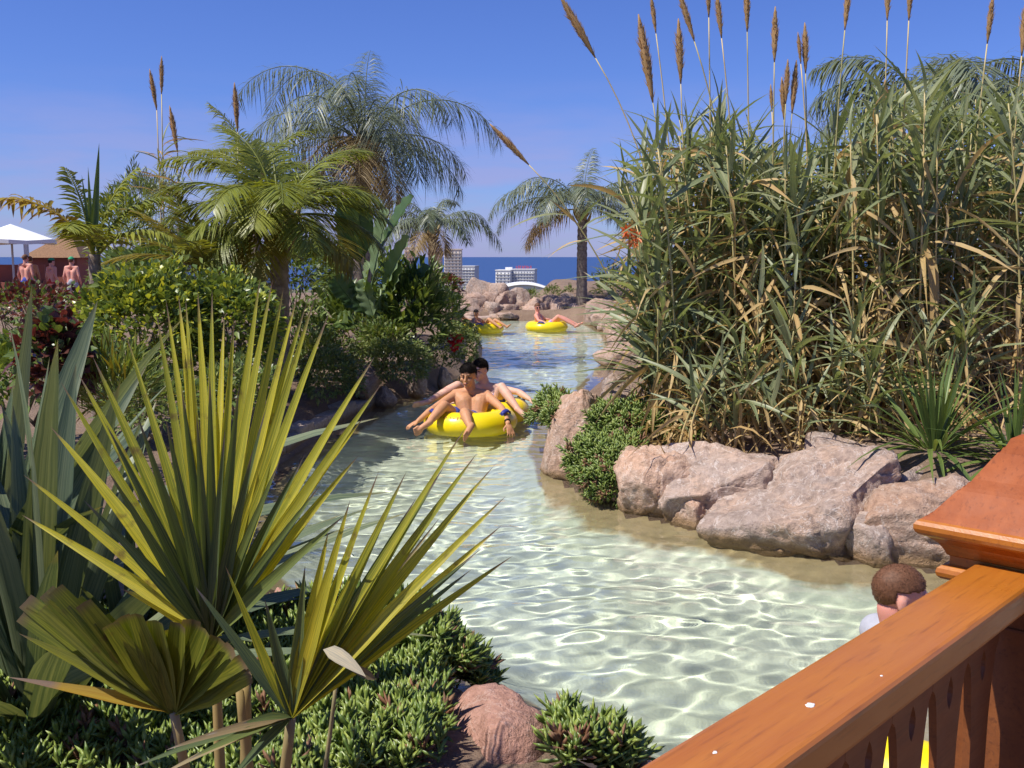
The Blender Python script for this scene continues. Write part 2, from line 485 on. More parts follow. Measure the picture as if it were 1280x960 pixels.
water.cycles.is_caustics_caster = True

# far land and sea
mb = MB()
hx = split_axis((-2600, -200, 150), (-200, 200, 20), (200, 2600, 150)); hy = split_axis((45.6, 400, 20), (400, 1760, 60))
HX, HY = np.meshgrid(hx, hy)
HZ = -.1 - (HY - 45) * .0365 + 3 * fbm(np.stack([HX * .008, HY * .008, 0 * HX], -1), 3, 21) * sstep(HY, 60, 200) * sstep(1760 - HY, 0, 200)
HZ = np.where(HY < 46, ground_z(HX, HY, np.full(HX.shape, 9.)) - .05, HZ)
mb.add(np.stack([HX, HY, HZ], -1), grid_faces(len(hy), len(hx)))
m, n, l, b = new_mat('hillside'); cd = _coord(n, l)
l.new(_mix(n, l, _ramp(n, l, _noise(n, l, .03, 6, .7, cd), (.4, 0.0), (.6, 1.0)), (.06, .07, .035), (.2, .15, .1)), b.inputs['Base Color'])
b.inputs['Roughness'].default_value = .95
o = mb.build('hillside', m); o['kind'] = 'structure'
m, n, l, b = new_mat('sea'); cd = _coord(n, l, 'Object', (1, .25, 1))
foam = _ramp(n, l, _noise(n, l, .02, 5, .7, cd), (.60, 0.0), (.66, 1.0))
gp = n.new('ShaderNodeNewGeometry'); sz = n.new('ShaderNodeSeparateXYZ'); l.new(gp.outputs['Position'], sz.inputs[0])
near = _ramp(n, l, _math(n, l, 'DIVIDE', sz.outputs['Y'], 3000.0), (.62, 1.0), (.72, 0.0))
foam = _math(n, l, 'MULTIPLY', foam, near)
l.new(_mix(n, l, foam, (.026, .066, .185), (.8, .82, .85)), b.inputs['Base Color'])
b.inputs['Roughness'].default_value = .42
b.inputs['Specular IOR Level'].default_value = .35
_bump(n, l, b, _noise(n, l, .06, 4, .6, cd), .6, 1.5)
mb = MB(); mb.add([(-40000, 1650, -62.4), (40000, 1650, -62.4), (40000, 60000, -62.4), (-40000, 60000, -62.4)], [[0, 1, 2, 3]])
o = mb.build('sea', m, smooth=False); o['kind'] = 'structure'

# ================================================================== rocks
def rock(loc, size, seed, mat='rock', sub=5, label=None, rotz=0.0, rough=.16, flat=0.0, power=2.6, group=None, name='boulder', strata=.0, tilt=(0, 0), facets=11, recv=False):
    V, T = ICO[sub]; V = V.copy()
    rr = np.random.default_rng(seed)
    # rounded block instead of a ball
    k = (np.abs(V) ** power).sum(1, keepdims=True) ** (-1 / power); V = V * k
    for _ in range(facets):
        nn = nrm(rr.normal(size=3) * (1, 1, .8)); c = rr.uniform(.6, .88)
        dd = V @ nn; V -= np.clip(dd - c, 0, None)[:, None] * nn * .93
    V = V / np.abs(V).max(0)
    V = V + nrm(V) * (rough * .9 * fbm(V * 1.05 + seed, 2, seed) + rough * .30 * fbm(V * 3.1 + seed, 3, seed + 5) + rough * .42 * (.35 - np.abs(fbm(V * 2.3 + seed * 1.7, 4, seed + 15))) + rough * .10 * fbm(V * 13 + seed, 3, seed + 9))[:, None]
    # creases where the stone has split
    cr_ = np.abs(vnoise(V * 1.15 + seed * .7, seed + 33)); V = V - nrm(V) * (np.exp(-(cr_ / .035) ** 2) * rough * .38)[:, None]
    if strata: V[:, :2] *= (1 + strata * np.sin(V[:, 2:3] * 9 + 1.5 * vnoise(V * 1.1, seed)[:, None]))
    V = V * np.array(size) * .5
    c, s = math.cos(rotz), math.sin(rotz)
    Rx = Matrix.Rotation(tilt[0], 3, 'X') @ Matrix.Rotation(tilt[1], 3, 'Y')
    V = V @ np.array(Rx).T
    V = V @ np.array([[c, -s, 0], [s, c, 0], [0, 0, 1]]).T
    mb = MB(); mb.add(V, None, T)
    o = mb.build(name, M[mat]); o.location = [float(q) for q in loc]; WLOC[o] = np.array(loc)
    set_props(o, label, 'rock', group)
    if recv: o.cycles.is_caustics_receiver = True
    return o
def rock_px(x0, x1, y0, y1, Y, depth, seed, **k):
    """a boulder that spans these picture columns and rows when it stands at distance Y"""
    c = W((x0 + x1) / 2, (y0 + y1) / 2, Y); w = (x1 - x0) / FPX * Y * 1.02; h = (y1 - y0) / FPX * Y * 1.02
    return rock(c, (w, depth, h), seed, **k)
rock_px(676, 768, 488, 640, 9.35, .95, 3, label='tall rounded pink boulder at the tip of the right bank', rough=.11, recv=True, power=2.3, tilt=(0, R(14)), sub=6)
rock_px(748, 802, 468, 530, 9.75, .5, 14, mat='rock_grey', label='small grey-brown rock leaning behind the tall pink boulder', rough=.2)
rock_px(760, 875, 556, 695, 7.95, .9, 8, label='pinkish upright rock beside the succulent cushion at the waterline', rough=.13, recv=True, power=3, sub=6)
rock_px(808, 995, 556, 705, 7.7, 1.05, 27, mat='rock_grey', label='low grey-pink boulder with a smooth sloping top above the shallow shelf', rough=.12, recv=True, strata=.02, power=2.8, tilt=(0, R(8)), sub=6)
rock_px(880, 1165, 562, 770, 7.15, 1.3, 41, mat='rock_grey', label='largest grey boulder in the middle of the right bank with white water stains', rough=.15, recv=True, sub=6, strata=.03, power=2.7, tilt=(R(-8), R(-6)))
rock_px(985, 1118, 545, 640, 7.55, .8, 52, mat='rock_grey', label='flat-topped slab resting on the largest grey boulder', rough=.13, power=3.2, sub=5)
rock_px(1056, 1250, 594, 780, 6.75, 1.0, 63, label='broad pink boulder between the largest grey boulder and the bridge post', rough=.11, recv=True, power=2.6, sub=6)
rock_px(1190, 1330, 640, 800, 6.25, 1.0, 64, label='pink boulder on the water edge hidden partly by the bridge post', rough=.12, recv=True, power=2.6, sub=6)
for i, (x0, x1, y0, y1, Y, lb) in enumerate(((870, 960, 560, 640, 8.0, 'rock filling the gap behind the low grey-pink boulder'), (1080, 1180, 580, 660, 7.3, 'rock filling the gap behind the broad pink boulder'), (800, 870, 565, 640, 8.3, 'rock behind the pinkish upright rock'))):
    rock_px(x0, x1, y0, y1, Y, .7, 96 + i, mat='rock_grey', label=lb, rough=.14)
rock((3.9, 6.5, .1), (1.3, 1.2, .9), 65, label='pink boulder on the bank beyond the bridge post', recv=True)
rock_px(935, 1015, 632, 730, 6.9, .5, 91, label='low pale rock at the waterline below the largest grey boulder', rough=.14, recv=True)
rock_px(1050, 1112, 640, 745, 6.6, .5, 92, mat='rock_grey', label='small wedge rock filling the gap beside the broad pink boulder', rough=.14, recv=True)
rock_px(835, 905, 600, 690, 7.5, .5, 93, label='small pink rock wedged under the low grey-pink boulder', rough=.14, recv=True)
# near bank
rock_px(536, 700, 866, 1040, 3.5, .6, 71, mat='rock_red', label='rounded dusky red rock among the succulents on the near shore', rough=.09, power=2.3, recv=True, facets=3)
rock_px(752, 830, 930, 1000, 3.6, .3, 72, mat='rock_red', label='small reddish rock beside the bridge rail at the shore', rough=.1, recv=True)
rock_px(330, 392, 735, 800, 4.9, .4, 73, mat='rock_red', label='flat reddish rock showing between the fan palm leaves', rough=.1)
rock_px(390, 480, 800, 880, 4.3, .4, 75, mat='rock_red', label='reddish rock behind the drooping fan palm leaf', rough=.1)
# left bank
for i, (x0, x1, y0, y1, Y, mt, lb) in enumerate((
        (434, 478, 455, 500, 13.2, 'rock', 'rounded pink rock in the groundcover above the stone kerb'),
        (470, 497, 482, 515, 13.3, 'rock_grey', 'narrow rock at the end of the stone kerb'),
        (510, 537, 460, 505, 14.1, 'rock_grey', 'upright grey rock standing in the left shore groundcover'),
        (545, 566, 458, 500, 15.2, 'rock_grey', 'slim grey rock below the red flowers'),
        (566, 592, 466, 500, 16.2, 'rock_grey', 'dark grey shore rock below the red flowers'),
        (580, 604, 428, 474, 18.2, 'rock', 'tan rock on the shore behind the two bathers'),
        (588, 604, 424, 450, 21.5, 'rock', 'tan rock on the shore near the far yellow tube'))):
    rock_px(x0, x1, y0, y1, Y, (x1 - x0) / FPX * Y * 1.1, 80 + i, mat=mt, label=lb, sub=4, rough=.14, recv=True)
# right bank, far part
fr = np.random.default_rng(17)
k_ = 0
for t in np.linspace(0, 1, 11):
    Y = 18.5 + 12 * t
    xs = np.interp(Y, [8.9, 10.4, 12.6, 16, 21, 26, 29.6], [.45, .34, .6, 1.3, 2.2, 2.45, 2.3])
    w = fr.uniform(.9, 1.35) * (.7 if Y < 22 else 1); h = fr.uniform(.75, 1.1) * (.7 if Y < 22 else 1)
    rock((xs + .35 * w, Y, .12), (w, w * 1.15, h), 120 + k_, mat='rock_far', sub=4, rough=.2, recv=True, rotz=fr.uniform(0, 3), group='boulders lining the far right shore',
         label='tan boulder lining the right shore behind the reeds')
    k_ += 1
for i, (x0, x1, y0, y1, Y) in enumerate(((742, 790, 376, 412, 31.6), (704, 756, 378, 410, 32.2), (772, 812, 388, 420, 28.5))):
    rock_px(x0, x1, y0, y1, Y, 1.0, 150 + i, mat='rock_far', sub=4, rough=.2, recv=True, group='boulders at the bend under the palm', label='pale creased boulder at the bend below the right palm')
# the pile that closes the view at the far end
big = ((585, 622, 346, 385, 34.5, 'rock_grey', 'large smooth grey boulder on top of the rock pile below the towers'), (608, 636, 352, 386, 34.2, 'rock_grey', 'round grey-pink boulder crowning the far rock pile'))
for i, (x0, x1, y0, y1, Y, mt, lb) in enumerate(big):
    rock_px(x0, x1, y0, y1, Y, .9, 160 + i, mat=mt, label=lb, sub=4, rough=.1)
pile = []
for row, (yc, Y, n_, h_) in enumerate(((369, 34.2, 12, 26), (380, 33.3, 12, 30), (390, 32.5, 12, 28), (398, 32.05, 14, 15))):
    for i in range(n_):
        pile.append((546 + (i + .5 * (row % 2)) * 228 / n_ + fr.uniform(-6, 6), yc + fr.uniform(-3, 3), Y + fr.uniform(-.3, .3), fr.uniform(26, 42), h_ * fr.uniform(.75, 1.15)))
for i, (px, py, Y, w, h) in enumerate(pile):
    if 585 < px < 625 and py < 376: continue
    if px > 628 and Y > 33.8: continue
    rock_px(px - w / 2, px + w / 2, py - h / 2, py + h / 2, Y, fr.uniform(.6, .9), 200 + i, mat='rock_far' if fr.random() < .75 else 'rock_grey', sub=4, rough=.24, rotz=fr.uniform(-.4, .4), power=fr.uniform(2.1, 3.2),
            group='boulders of the pile at the far end', label='tan boulder in the pile closing the far end of the river')
# low kerb at the far end
mb = MB(); xs = np.linspace(-3.2, 1.6, 30); prof = [(0, -.5), (0, .08), (.08, .12), (.5, .12), (.5, -.5)]
P3 = np.array([[(x, 31.75 + .25 * math.sin(x * .9) + a, z + .012 * math.sin(x * 7)) for a, z in prof] for x in xs])
mb.add(P3, grid_faces(30, 5)); o = mb.build('stone_kerb', M['rock_far']); set_props(o, 'low tan stone kerb in front of the far rock pile', 'kerb')
# stone edged path on the left bank
kt = thing('stone_edging', 'pale flat stone edging along the left shore behind the fan palm', 'edging', (-2.2, 11, .1))
E0 = [(-1.75, 13.6), (-2.0, 12.4), (-2.18, 11.2), (-2.28, 10.0), (-2.38, 8.9), (-2.3, 8.0), (-2.15, 7.2)]
E0 = np.array(E0); tl = np.linspace(0, 6, 15)
EX, EY = np.interp(tl, range(7), E0[:, 0]), np.interp(tl, range(7), E0[:, 1])
M['flag'] = rockmat('pale_flagstone', (.55, .42, .33), (.5, .4, .33), (.68, .58, .5), 1.6)
for i in range(14):
    a, b_ = np.array([EX[i], EY[i]]), np.array([EX[i + 1], EY[i + 1]]); dd = nrm(b_ - a); nn = np.array([-dd[1], dd[0]]); nn = nn if nn[0] < 0 else -nn
    mb = MB(); q = a + dd * .012; r_ = b_ - dd * .012; wv = .40 + .10 * math.sin(i * 2.3)
    c4 = [q, r_, r_ + nn * wv, q + nn * wv]; zt = .16 + .03 * math.sin(i * 4.1)
    Vv = [(*p, -.1) for p in c4] + [(*p, zt) for p in c4]
    mb.add(Vv, [[0, 1, 5, 4], [1, 2, 6, 5], [2, 3, 7, 6], [3, 0, 4, 7], [4, 5, 6, 7]]); bevel(mb.build('stone', M['flag'], kt, smooth=False), .02, 2)

# ================================================================== far town
M['b_pink'] = plain('pink_render', (.62, .42, .34), .8)
M['b_tan'] = plain('tan_render', (.70, .57, .46), .8)
M['b_white'] = plain('white_render', (.8, .79, .76), .7)
M['b_grey'] = plain('grey_render', (.62, .62, .63), .8)
M['b_glass'] = plain('window_glass', (.20, .22, .26), .2)
M['b_red'] = plain('red_sign', (.6, .05, .03), .5)
def building(label, px0, px1, pytop, Y, depth, mats, floors, bays, rot=0.0, sidewin=True):
    c = W((px0 + px1) / 2, pytop, Y); w = (px1 - px0) / FPX * Y; zt = c[2]; zb = -.1 - (Y - 45) * .0365 - 4
    t = thing('tower_block', label, 'building', (c[0], Y, zb))
    cs, sn = math.cos(rot), math.sin(rot)
    fn = lambda x, y, z: (c[0] + x * cs - y * sn, Y + x * sn + y * cs, z)
    ww = w * .92
    mb = MB(); box(mb, (-ww / 2, -depth / 2, zb), (ww / 2, depth / 2, zt - 1.2), fn); mb.build('wall', M[mats[0]], t, smooth=False)
    mb = MB(); box(mb, (-ww / 2 - .5, -depth / 2 - .5, zt - 1.2), (ww / 2 + .5, depth / 2 + .5, zt), fn); mb.build('roof_parapet', M[mats[0]], t, smooth=False)
    fh = 3.4
    for f in range(floors):
        z = zt - 2.0 - (f + 1) * fh + .8
        if z < zb: break
        for i in range(bays):
            x = -ww / 2 + (i + .5) * ww / bays; hw = ww / bays * .17
            mb = MB(); box(mb, (x - hw, -depth / 2 - .15, z), (x + hw, -depth / 2 + .1, z + 1.5), fn)
            mb.build('window', M['b_glass'], t, smooth=False)
        mb = MB(); box(mb, (-ww / 2 + .2, -depth / 2 - 1.2, z - .5), (ww / 2 - .2, -depth / 2 + .1, z - .2), fn); mb.build('balcony', M[mats[1]], t, smooth=False)
    return t, fn, ww, zt, depth
building('tall tan tower block with pinkish side seen behind the small palm', 536, 553, 310, 1180, 20, ('b_pink', 'b_tan'), 16, 4)
building('tall tan tower block with pale front seen behind the small palm trunk', 555, 578, 311, 1120, 22, ('b_tan', 'b_white'), 16, 5)
building('short pale tower top rising over the leafy shrub', 506, 519, 309, 1200, 18, ('b_tan', 'b_pink'), 8, 3)
building('white-grey hotel block close beside the tan tower', 576, 597, 332, 1250, 22, ('b_grey', 'b_white'), 14, 5, R(-12))
t, fn, ww, zt, dp = building('wide grey hotel block with red rooftop letters near the sea', 640, 671, 336, 1150, 20, ('b_grey', 'b_white'), 12, 8, R(-10))
for i in range(8):
    x = -ww / 2 + 4 + i * 2.3
    mb = MB(); box(mb, (x, -3, zt + .3), (x + .45, -2.6, zt + 3.4), fn); box(mb, (x + .45, -3, zt + (2.9 if i % 3 else 1.6)), (x + 1.5, -2.6, zt + (3.4 if i % 3 else 2.1)), fn)
    if i % 2: box(mb, (x + 1.1, -2.99, zt + .3), (x + 1.5, -2.61, zt + 3.0), fn)
    mb.build('roof_letter', M['b_red'], t, smooth=False)
building('bright white hotel wing joined to the left of the red-lettered hotel', 621, 641, 337, 1145, 24, ('b_white', 'b_white'), 12, 4, R(-10))
mb = MB(); box(mb, (-4, -8, -60), (4, 8, zt + 1.6), lambda x, y, z: (W(636, 300, 1160)[0] + x, 1165 + y, z))
o = mb.build('stair_tower', M['b_white'], smooth=False); set_props(o, 'slim white stair tower rising between the two hotel wings', 'building')
# white arched roof
a = W(603, 372, 420); b_ = W(706, 372, 420); xs = np.linspace(0, 1, 25)
arc = np.array([(a[0] + (b_[0] - a[0]) * t, (W(603, 354, 420)[2] - a[2]) * (1 - (2 * t - 1) ** 2) + a[2]) for t in xs])
t = thing('arched_hall', 'low white arched roof below the hotels beyond the rock pile', 'building', ((a[0] + b_[0]) / 2, 420, a[2] - 6))
mb = MB(); P3 = np.array([[(x, y, z) for x, z in arc] for y in (419.5, 419.6, 450, 450.1)]); P3[0, :, 2] -= .6; P3[3, :, 2] -= .6
mb.add(P3, grid_faces(4, 25)); mb.build('roof', M['b_white'], t)
mb = MB(); P3 = np.array([[(x, 421, z - .4) for x, z in arc], [(x, 421, a[2] - 6) for x, z in arc]]); mb.add(P3, grid_faces(2, 25)); mb.build('wall', M['b_white'], t)

# ================================================================== plants: materials
M['fan'] = foliage('fan_leaf', (.22, .25, .028), (.42, .41, .038), (.58, .50, .05), transl=.45, rough=.38, tip=(.20, .13, .10), tip_at=.92, blotch=(.13, .07, .03), trans_col=(1.9, 1.75, .5))
M['fan_green'] = foliage('fan_leaf_green', (.12, .15, .025), (.19, .22, .03), (.26, .26, .04), transl=.4, rough=.38, tip=(.17, .12, .07), tip_at=.93, blotch=(.13, .07, .03), trans_col=(1.8, 1.75, .5))
M['pale'] = foliage('bleached_leaf', (.72, .64, .46), (.66, .58, .36), transl=.2, rough=.6)
M['fan_dark'] = foliage('fan_leaf_dark', (0.069, 0.106, 0.056), (0.106, 0.150, 0.062), (0.175, 0.213, 0.056), transl=.25, rough=.36, tip=(.16, .13, .11), tip_at=.9, trans_col=(1.8, 1.7, .5))
M['fan_dry'] = foliage('fan_leaf_dry', (.30, .25, .13), (.38, .32, .17), (.24, .17, .09), transl=.25, rough=.6, tip=(.3, .25, .2))
M['petiole'] = foliage('petiole', (.30, .26, .14), (.34, .24, .09), transl=0, rough=.5)
M['bark'] = plain('bark', (.16, .115, .085), .9, (.30, .24, .19), 14, .8)
M['queen'] = foliage('queen_frond', (0.098, 0.130, 0.072), (0.150, 0.182, 0.111), (0.221, 0.260, 0.176), transl=.25, rough=.42)
M['queen_dry'] = foliage('queen_frond_dry', (.30, .19, .075), (.24, .19, .09), (.36, .26, .13), transl=.3, rough=.6)
M['date'] = foliage('date_frond', (0.115, 0.162, 0.027), (0.230, 0.270, 0.038), (0.351, 0.365, 0.061), transl=.32, rough=.4)
M['date_olive'] = foliage('olive_frond', (0.250, 0.200, 0.027), (0.350, 0.250, 0.027), (0.175, 0.200, 0.031), transl=.35, rough=.42)
M['gold'] = foliage('gold_frond', (.48, .27, .035), (.40, .30, .04), (.30, .27, .05), transl=.35, rough=.45, tip=(.25, .17, .12), tip_at=.72)
M['reed'] = foliage('reed_leaf', (.135, .18, .085), (.225, .27, .14), (.37, .38, .21), transl=.32, rough=.42, tip=(.34, .24, .12), tip_at=.94, trans_col=(1.35, 1.4, .7))
M['reed_dry'] = foliage('reed_leaf_dry', (.56, .40, .18), (.66, .50, .25), (.46, .29, .11), transl=.3, rough=.65, trans_col=(1.2, 1.1, .8))
M['culm'] = foliage('reed_culm', (.50, .40, .18), (.42, .38, .15), (.58, .44, .21), transl=0, rough=.5)
M['plume'] = foliage('reed_plume', (.52, .32, .14), (.60, .40, .19), (.45, .28, .13), transl=.35, rough=.9, trans_col=(1.2, 1.1, .9))
M['strap'] = foliage('strap_leaf', (0.088, 0.132, 0.077), (0.138, 0.182, 0.105), (0.198, 0.231, 0.132), transl=.25, rough=.42, tip=(.20, .18, .08), tip_at=.95)
M['ice'] = foliage('succulent', (.11, .18, .04), (.17, .25, .055), (.30, .36, .08), transl=.1, rough=.35, trans_col=(1.3, 1.3, .5))
M['ice_dry'] = foliage('succulent_dry', (.24, .10, .05), (.30, .17, .09), (.2, .12, .07), transl=.1, rough=.7)
M['mat'] = foliage('ground_cover', (.10, .15, .05), (.18, .23, .075), (.32, .33, .10), transl=.2, rough=.5)
M['shrub'] = foliage('shrub_leaf', (.065, .115, .035), (.12, .185, .05), (.20, .27, .065), transl=.28, rough=.35)
M['shrub_light'] = foliage('light_shrub_leaf', (0.117, 0.182, 0.039), (0.182, 0.247, 0.058), (0.260, 0.312, 0.078), transl=.3, rough=.4)
M['sheff_y'] = foliage('yellow_leaf', (0.605, 0.572, 0.077), (0.462, 0.506, 0.066), (0.330, 0.396, 0.055), transl=.3, rough=.32)
M['red_leaf'] = foliage('red_leaf', (.07, .022, .018), (.11, .04, .03), (.19, .08, .06), transl=.25, rough=.4, trans_col=(1.6, .7, .6))
M['banana'] = foliage('paddle_leaf', (0.196, 0.287, 0.138), (0.253, 0.345, 0.172), (0.299, 0.391, 0.207), transl=.3, rough=.4)
M['banana_dark'] = foliage('paddle_leaf_dark', (0.053, 0.105, 0.042), (0.083, 0.143, 0.053), transl=.25, rough=.35)
M['red_flower'] = foliage('red_flower', (.75, .02, .03), (.85, .05, .06), (.6, .02, .03), transl=.2, rough=.5, trans_col=(1, .4, .4))
M['orange_flower'] = foliage('orange_flower', (.75, .10, .03), (.8, .2, .05), transl=.2, rough=.5, trans_col=(1, .6, .4))
M['wood_stem'] = plain('woody_stem', (.10, .075, .05), .9, (.2, .15, .1), 12)

def quat(D, N):
    D = nrm(D); Sd = nrm(np.cross(D, N)); N = np.cross(Sd, D)
    return Matrix(np.stack([Sd, D, N], 1).tolist()).to_quaternion()
def place(mesh, name, parent, pos, D, N, sc=(1, 1, 1), mat=None):
    o = bpy.data.objects.new(name, mesh); COL.objects.link(o); o.parent = parent
    o.location = [float(q) for q in (np.asarray(pos) - WLOC[parent])]
    o.rotation_mode = 'QUATERNION'; o.rotation_quaternion = quat(D, N)
    o.scale = (sc, sc, sc) if np.isscalar(sc) else sc
    if mat:
        o.material_slots[0].link = 'OBJECT'; o.material_slots[0].material = mat
    return o
def leaf_mesh(name, mat, width, droop, k=6, fold=.2, prof='lance', curl=0.0):
    mb = MB(); leaf_batch(mb, [(0, 0, 0)], (0, 1, 0), (0, 0, 1), 1.0, width, droop, k, fold, prof, var=0.0, curl=curl)
    return mb.mesh(name, mat)

# ================================================================== fan palm in the foreground
def fan_blade(parent, hub, tip, width, mat, normal, droop=.04, tmax=1.0, fold=.5, k=9, name='leaflet', start=.0, prof='sword'):
    hub, tip = np.asarray(hub), np.asarray(tip); d = tip - hub; L = np.linalg.norm(d)
    d = d + np.array([0, 0, droop * L])
    mb = MB(); leaf_batch(mb, [hub + d * start], d, normal, L * (1 - start) * 1.0, width, droop, k, fold, prof, var=rng.random(1), tmax=tmax, curl=rng.normal(0, .12))
    return mb.build(name, mat, parent)
fp = thing('fan_palm', 'young fan palm with large yellow-green fan leaves growing on the near bank', 'palm', W(285, 1180, 2.6))
def petiole(hub, end, mat='petiole', r0=.012, r1=.02):
    mb = MB(); t = np.linspace(0, 1, 9)[:, None]; p = np.asarray(hub) * (1 - t) + np.asarray(end) * t; p[:, 2] -= .05 * np.sin(t[:, 0] * np.pi)
    tube(mb, p, np.linspace(r0, r1, 9), 8, var=.2); return mb.build('fan_leaf', M[mat], fp)
base = W(285, 1180, 2.6)
# upright leaf
hubA = W(268, 795, 2.55)
LA = petiole(hubA, base)
tips_back = [(20, 585), (22, 640), (50, 515), (70, 467), (88, 447), (108, 427), (153, 403), (192, 370), (205, 358), (221, 350), (230, 347), (246, 346), (265, 352), (281, 372), (295, 358), (328, 324),
             (344, 331), (359, 336), (376, 352), (392, 344), (398, 356), (418, 372), (478, 428), (488, 462), (470, 497), (455, 560), (150, 735)]
for i, (x, y) in enumerate(tips_back):
    mid = 1 - abs(i - 12.5) / 13
    a_ = math.atan2(x - 268, 795 - y)
    nv = np.array([-.55 * math.sin(a_ * .5) + rng.normal(0, .25), -1.0, .25 + rng.normal(0, .1)])
    fan_blade(LA, hubA + (rng.normal(0, .006), .0, 0), W(x, y, 2.55 + .10 + .32 * mid + rng.normal(0, .04)), .043 * rng.uniform(.85, 1.12), M['fan'], nv, droop=.015 + .03 * (1 - mid) + abs(rng.normal(0, .03)), fold=.55)
tips_front = [(128, 520), (167, 505), (130, 580), (205, 512), (245, 508), (282, 527), (300, 470), (318, 553), (353, 567), (262, 455), (225, 470), (335, 500), (385, 560), (100, 620), (405, 600), (435, 640)]
for i, (x, y) in enumerate(tips_front):
    a_ = math.atan2(x - 268, 795 - y)
    fan_blade(LA, hubA + (0, -.02, 0), W(x, y, 2.40 + rng.uniform(-.12, .1)), .040 * rng.uniform(.8, 1.1), M['fan_dark'], np.array([-.7 * math.sin(a_) + rng.normal(0, .3), -1, .2]), droop=.03, fold=.6)
# left leaf, cut short
hubB = W(217, 889, 2.35)
LB = petiole(hubB, base)
tB = [(24, 765), (32, 752), (44, 748), (56, 738), (66, 732), (84, 742), (104, 752), (120, 765), (136, 776), (150, 770), (168, 763), (182, 776), (195, 772), (210, 784), (225, 778), (240, 775), (258, 783), (275, 795), (290, 812), (303, 828), (312, 845)]
for i, (x, y) in enumerate(tB):
    full = W(x, y, 2.35 - .12 * math.sin(i / 20 * 3.14) + .03 * (i % 2)); d = full - hubB
    mb = MB(); nv = np.array([.1, -1.0, .55]); sg = 1 if i % 2 else -1
    w = .046 if i < 14 else .05
    leaf_batch(mb, [hubB], d, nv + np.array([.25 * sg, 0, 0]), np.linalg.norm(d) * 1.7, w * 1.35, .0, 7, .35, 'sword', var=rng.random(1), tmax=.58 + rng.uniform(-.03, .03), ttmul=1.66)
    mb.build('leaflet', M['fan_green'], LB)
fan_blade(LB, hubB, W(8, 846, 2.3), .04, M['gold'], np.array([0, -.6, 1]), droop=.02)
fan_blade(LB, hubB, W(20, 790, 2.32), .045, M['fan_green'], np.array([0, -.8, .8]), droop=.03)
# right leaf
hubC = W(364, 896, 2.3)
LC = petiole(hubC, W(330, 1120, 2.5))
tC = [(240, 728, 1), (279, 701, 0), (330, 745, 1), (412, 656, 0), (440, 616, 0), (477, 579, 0), (512, 581, 0), (498, 606, 1), (525, 614, 1), (560, 575, 1), (588, 524, 0), (602, 558, 0), (623, 575, 0), (638, 614, 0), (632, 652, 0), (646, 691, 0), (594, 708, 1), (608, 680, 1), (555, 640, 2), (382, 700, 1), (540, 600, 2)]
for i, (x, y, kx) in enumerate(tC):
    a_ = math.atan2(x - 364, 896 - y)
    fan_blade(LC, hubC, W(x, y, 2.3 + .25 * max(0, math.sin(a_)) + rng.normal(0, .04)), (.040, .036, .026)[kx] * rng.uniform(.85, 1.1), M[('fan', 'fan_dark', 'fan_dry')[kx]],
              np.array([-.5 * math.sin(a_) + rng.normal(0, .2), -1, .3]), droop=.03, fold=.5)
for (x, y, w) in ((165, 960, .03), (206, 938, .028), (190, 975, .025), (235, 950, .03), (300, 905, .03), (280, 985, .03), (255, 920, .024)):
    fan_blade(LC, hubC, W(x, y, 2.12), w, M['fan_dry'] if w < .03 else M['fan_dark'], np.array([0.1, -.6, 1]), droop=.09, fold=.4)
mb = MB(); leaf_batch(mb, [W(404, 812, 2.2)], W(459, 840, 2.2) - W(404, 812, 2.2), np.array([.2, -.6, .9]), .11, .04, .12, 6, .5, 'lance', var=[.5]); mb.build('leaflet', M['pale'], LC)
mb = MB(); leaf_batch(mb, [W(470, 850, 2.25)], W(404, 812, 2.2) - W(470, 850, 2.25), np.array([0, -.8, .6]), .13, .022, .05, 6, .5, 'lance', var=[.5]); mb.build('leaflet', M['fan_dry'], LC)
for (x0, y0, x1, y1, w, mt) in ((305, 960, 308, 850, .03, 'gold'), (320, 985, 300, 860, .03, 'fan_dry'), (390, 990, 420, 855, .012, 'petiole')):
    petiole(W(x1, y1, 2.42), W(x0, y0 + 40, 2.5), 'petiole', w * .4, w * .6)
mb = MB(); tt_ = np.linspace(0, 1, 8); tube(mb, np.stack([base[0] + 0 * tt_, base[1] + 0 * tt_, .15 + (base[2] + .1 - .15) * tt_], -1), np.linspace(.085, .06, 8), 10); mb.build('trunk', M['bark'], fp)

# ================================================================== broad strap-leaved plants at the left edge
SM = [leaf_mesh('strap_leaf', M['strap'], rng.uniform(.085, .13), dr, 9, .22, 'strap', cu) for dr, cu in ((.02, .1), (.1, -.2), (.22, .15), (.38, .1), (.55, -.2), (.04, .4))]
def strap_plant(label, base, n, L, spread, name='strap_leaf_plant', meshes=SM, lean=(0, 0), wmul=1.0, minel=20, maxel=86, mat=None, cat='plant', leafname='leaf', group=None):
    t = thing(name, label, cat, base, group)
    for i in range(n):
        az = i * 2.399 + rng.normal(0, .2); q = (i + .5) / n
        el = R(maxel - (maxel - minel) * q ** .9 + rng.normal(0, 6)); D = nrm(dirs(az, el) + np.array([lean[0], lean[1], 0]))
        ln = L * rng.uniform(.72, 1.08); me = meshes[min(len(meshes) - 1, int(q * 5 + rng.uniform(-.6, .9)) if q > .1 else 0)]
        N = np.cross(np.cross(D, UP), D); 
        if np.linalg.norm(N) < .2: N = dirs(az, 0) * -1
        N = nrm(N + rng.normal(0, .25, 3))
        b0 = np.array(base) + dirs(az, 0) * spread * q * .5
        place(me, leafname, t, b0, D, N, (ln * wmul, ln, ln), mat)
    return t
strap_plant('large clump of broad grey-green strap leaves standing left of the fan palm', W(38, 820, 3.5) * (1, 1, 0) + (0, 0, .3), 60, 1.4, .35, lean=(.02, 0), minel=38, wmul=.72)
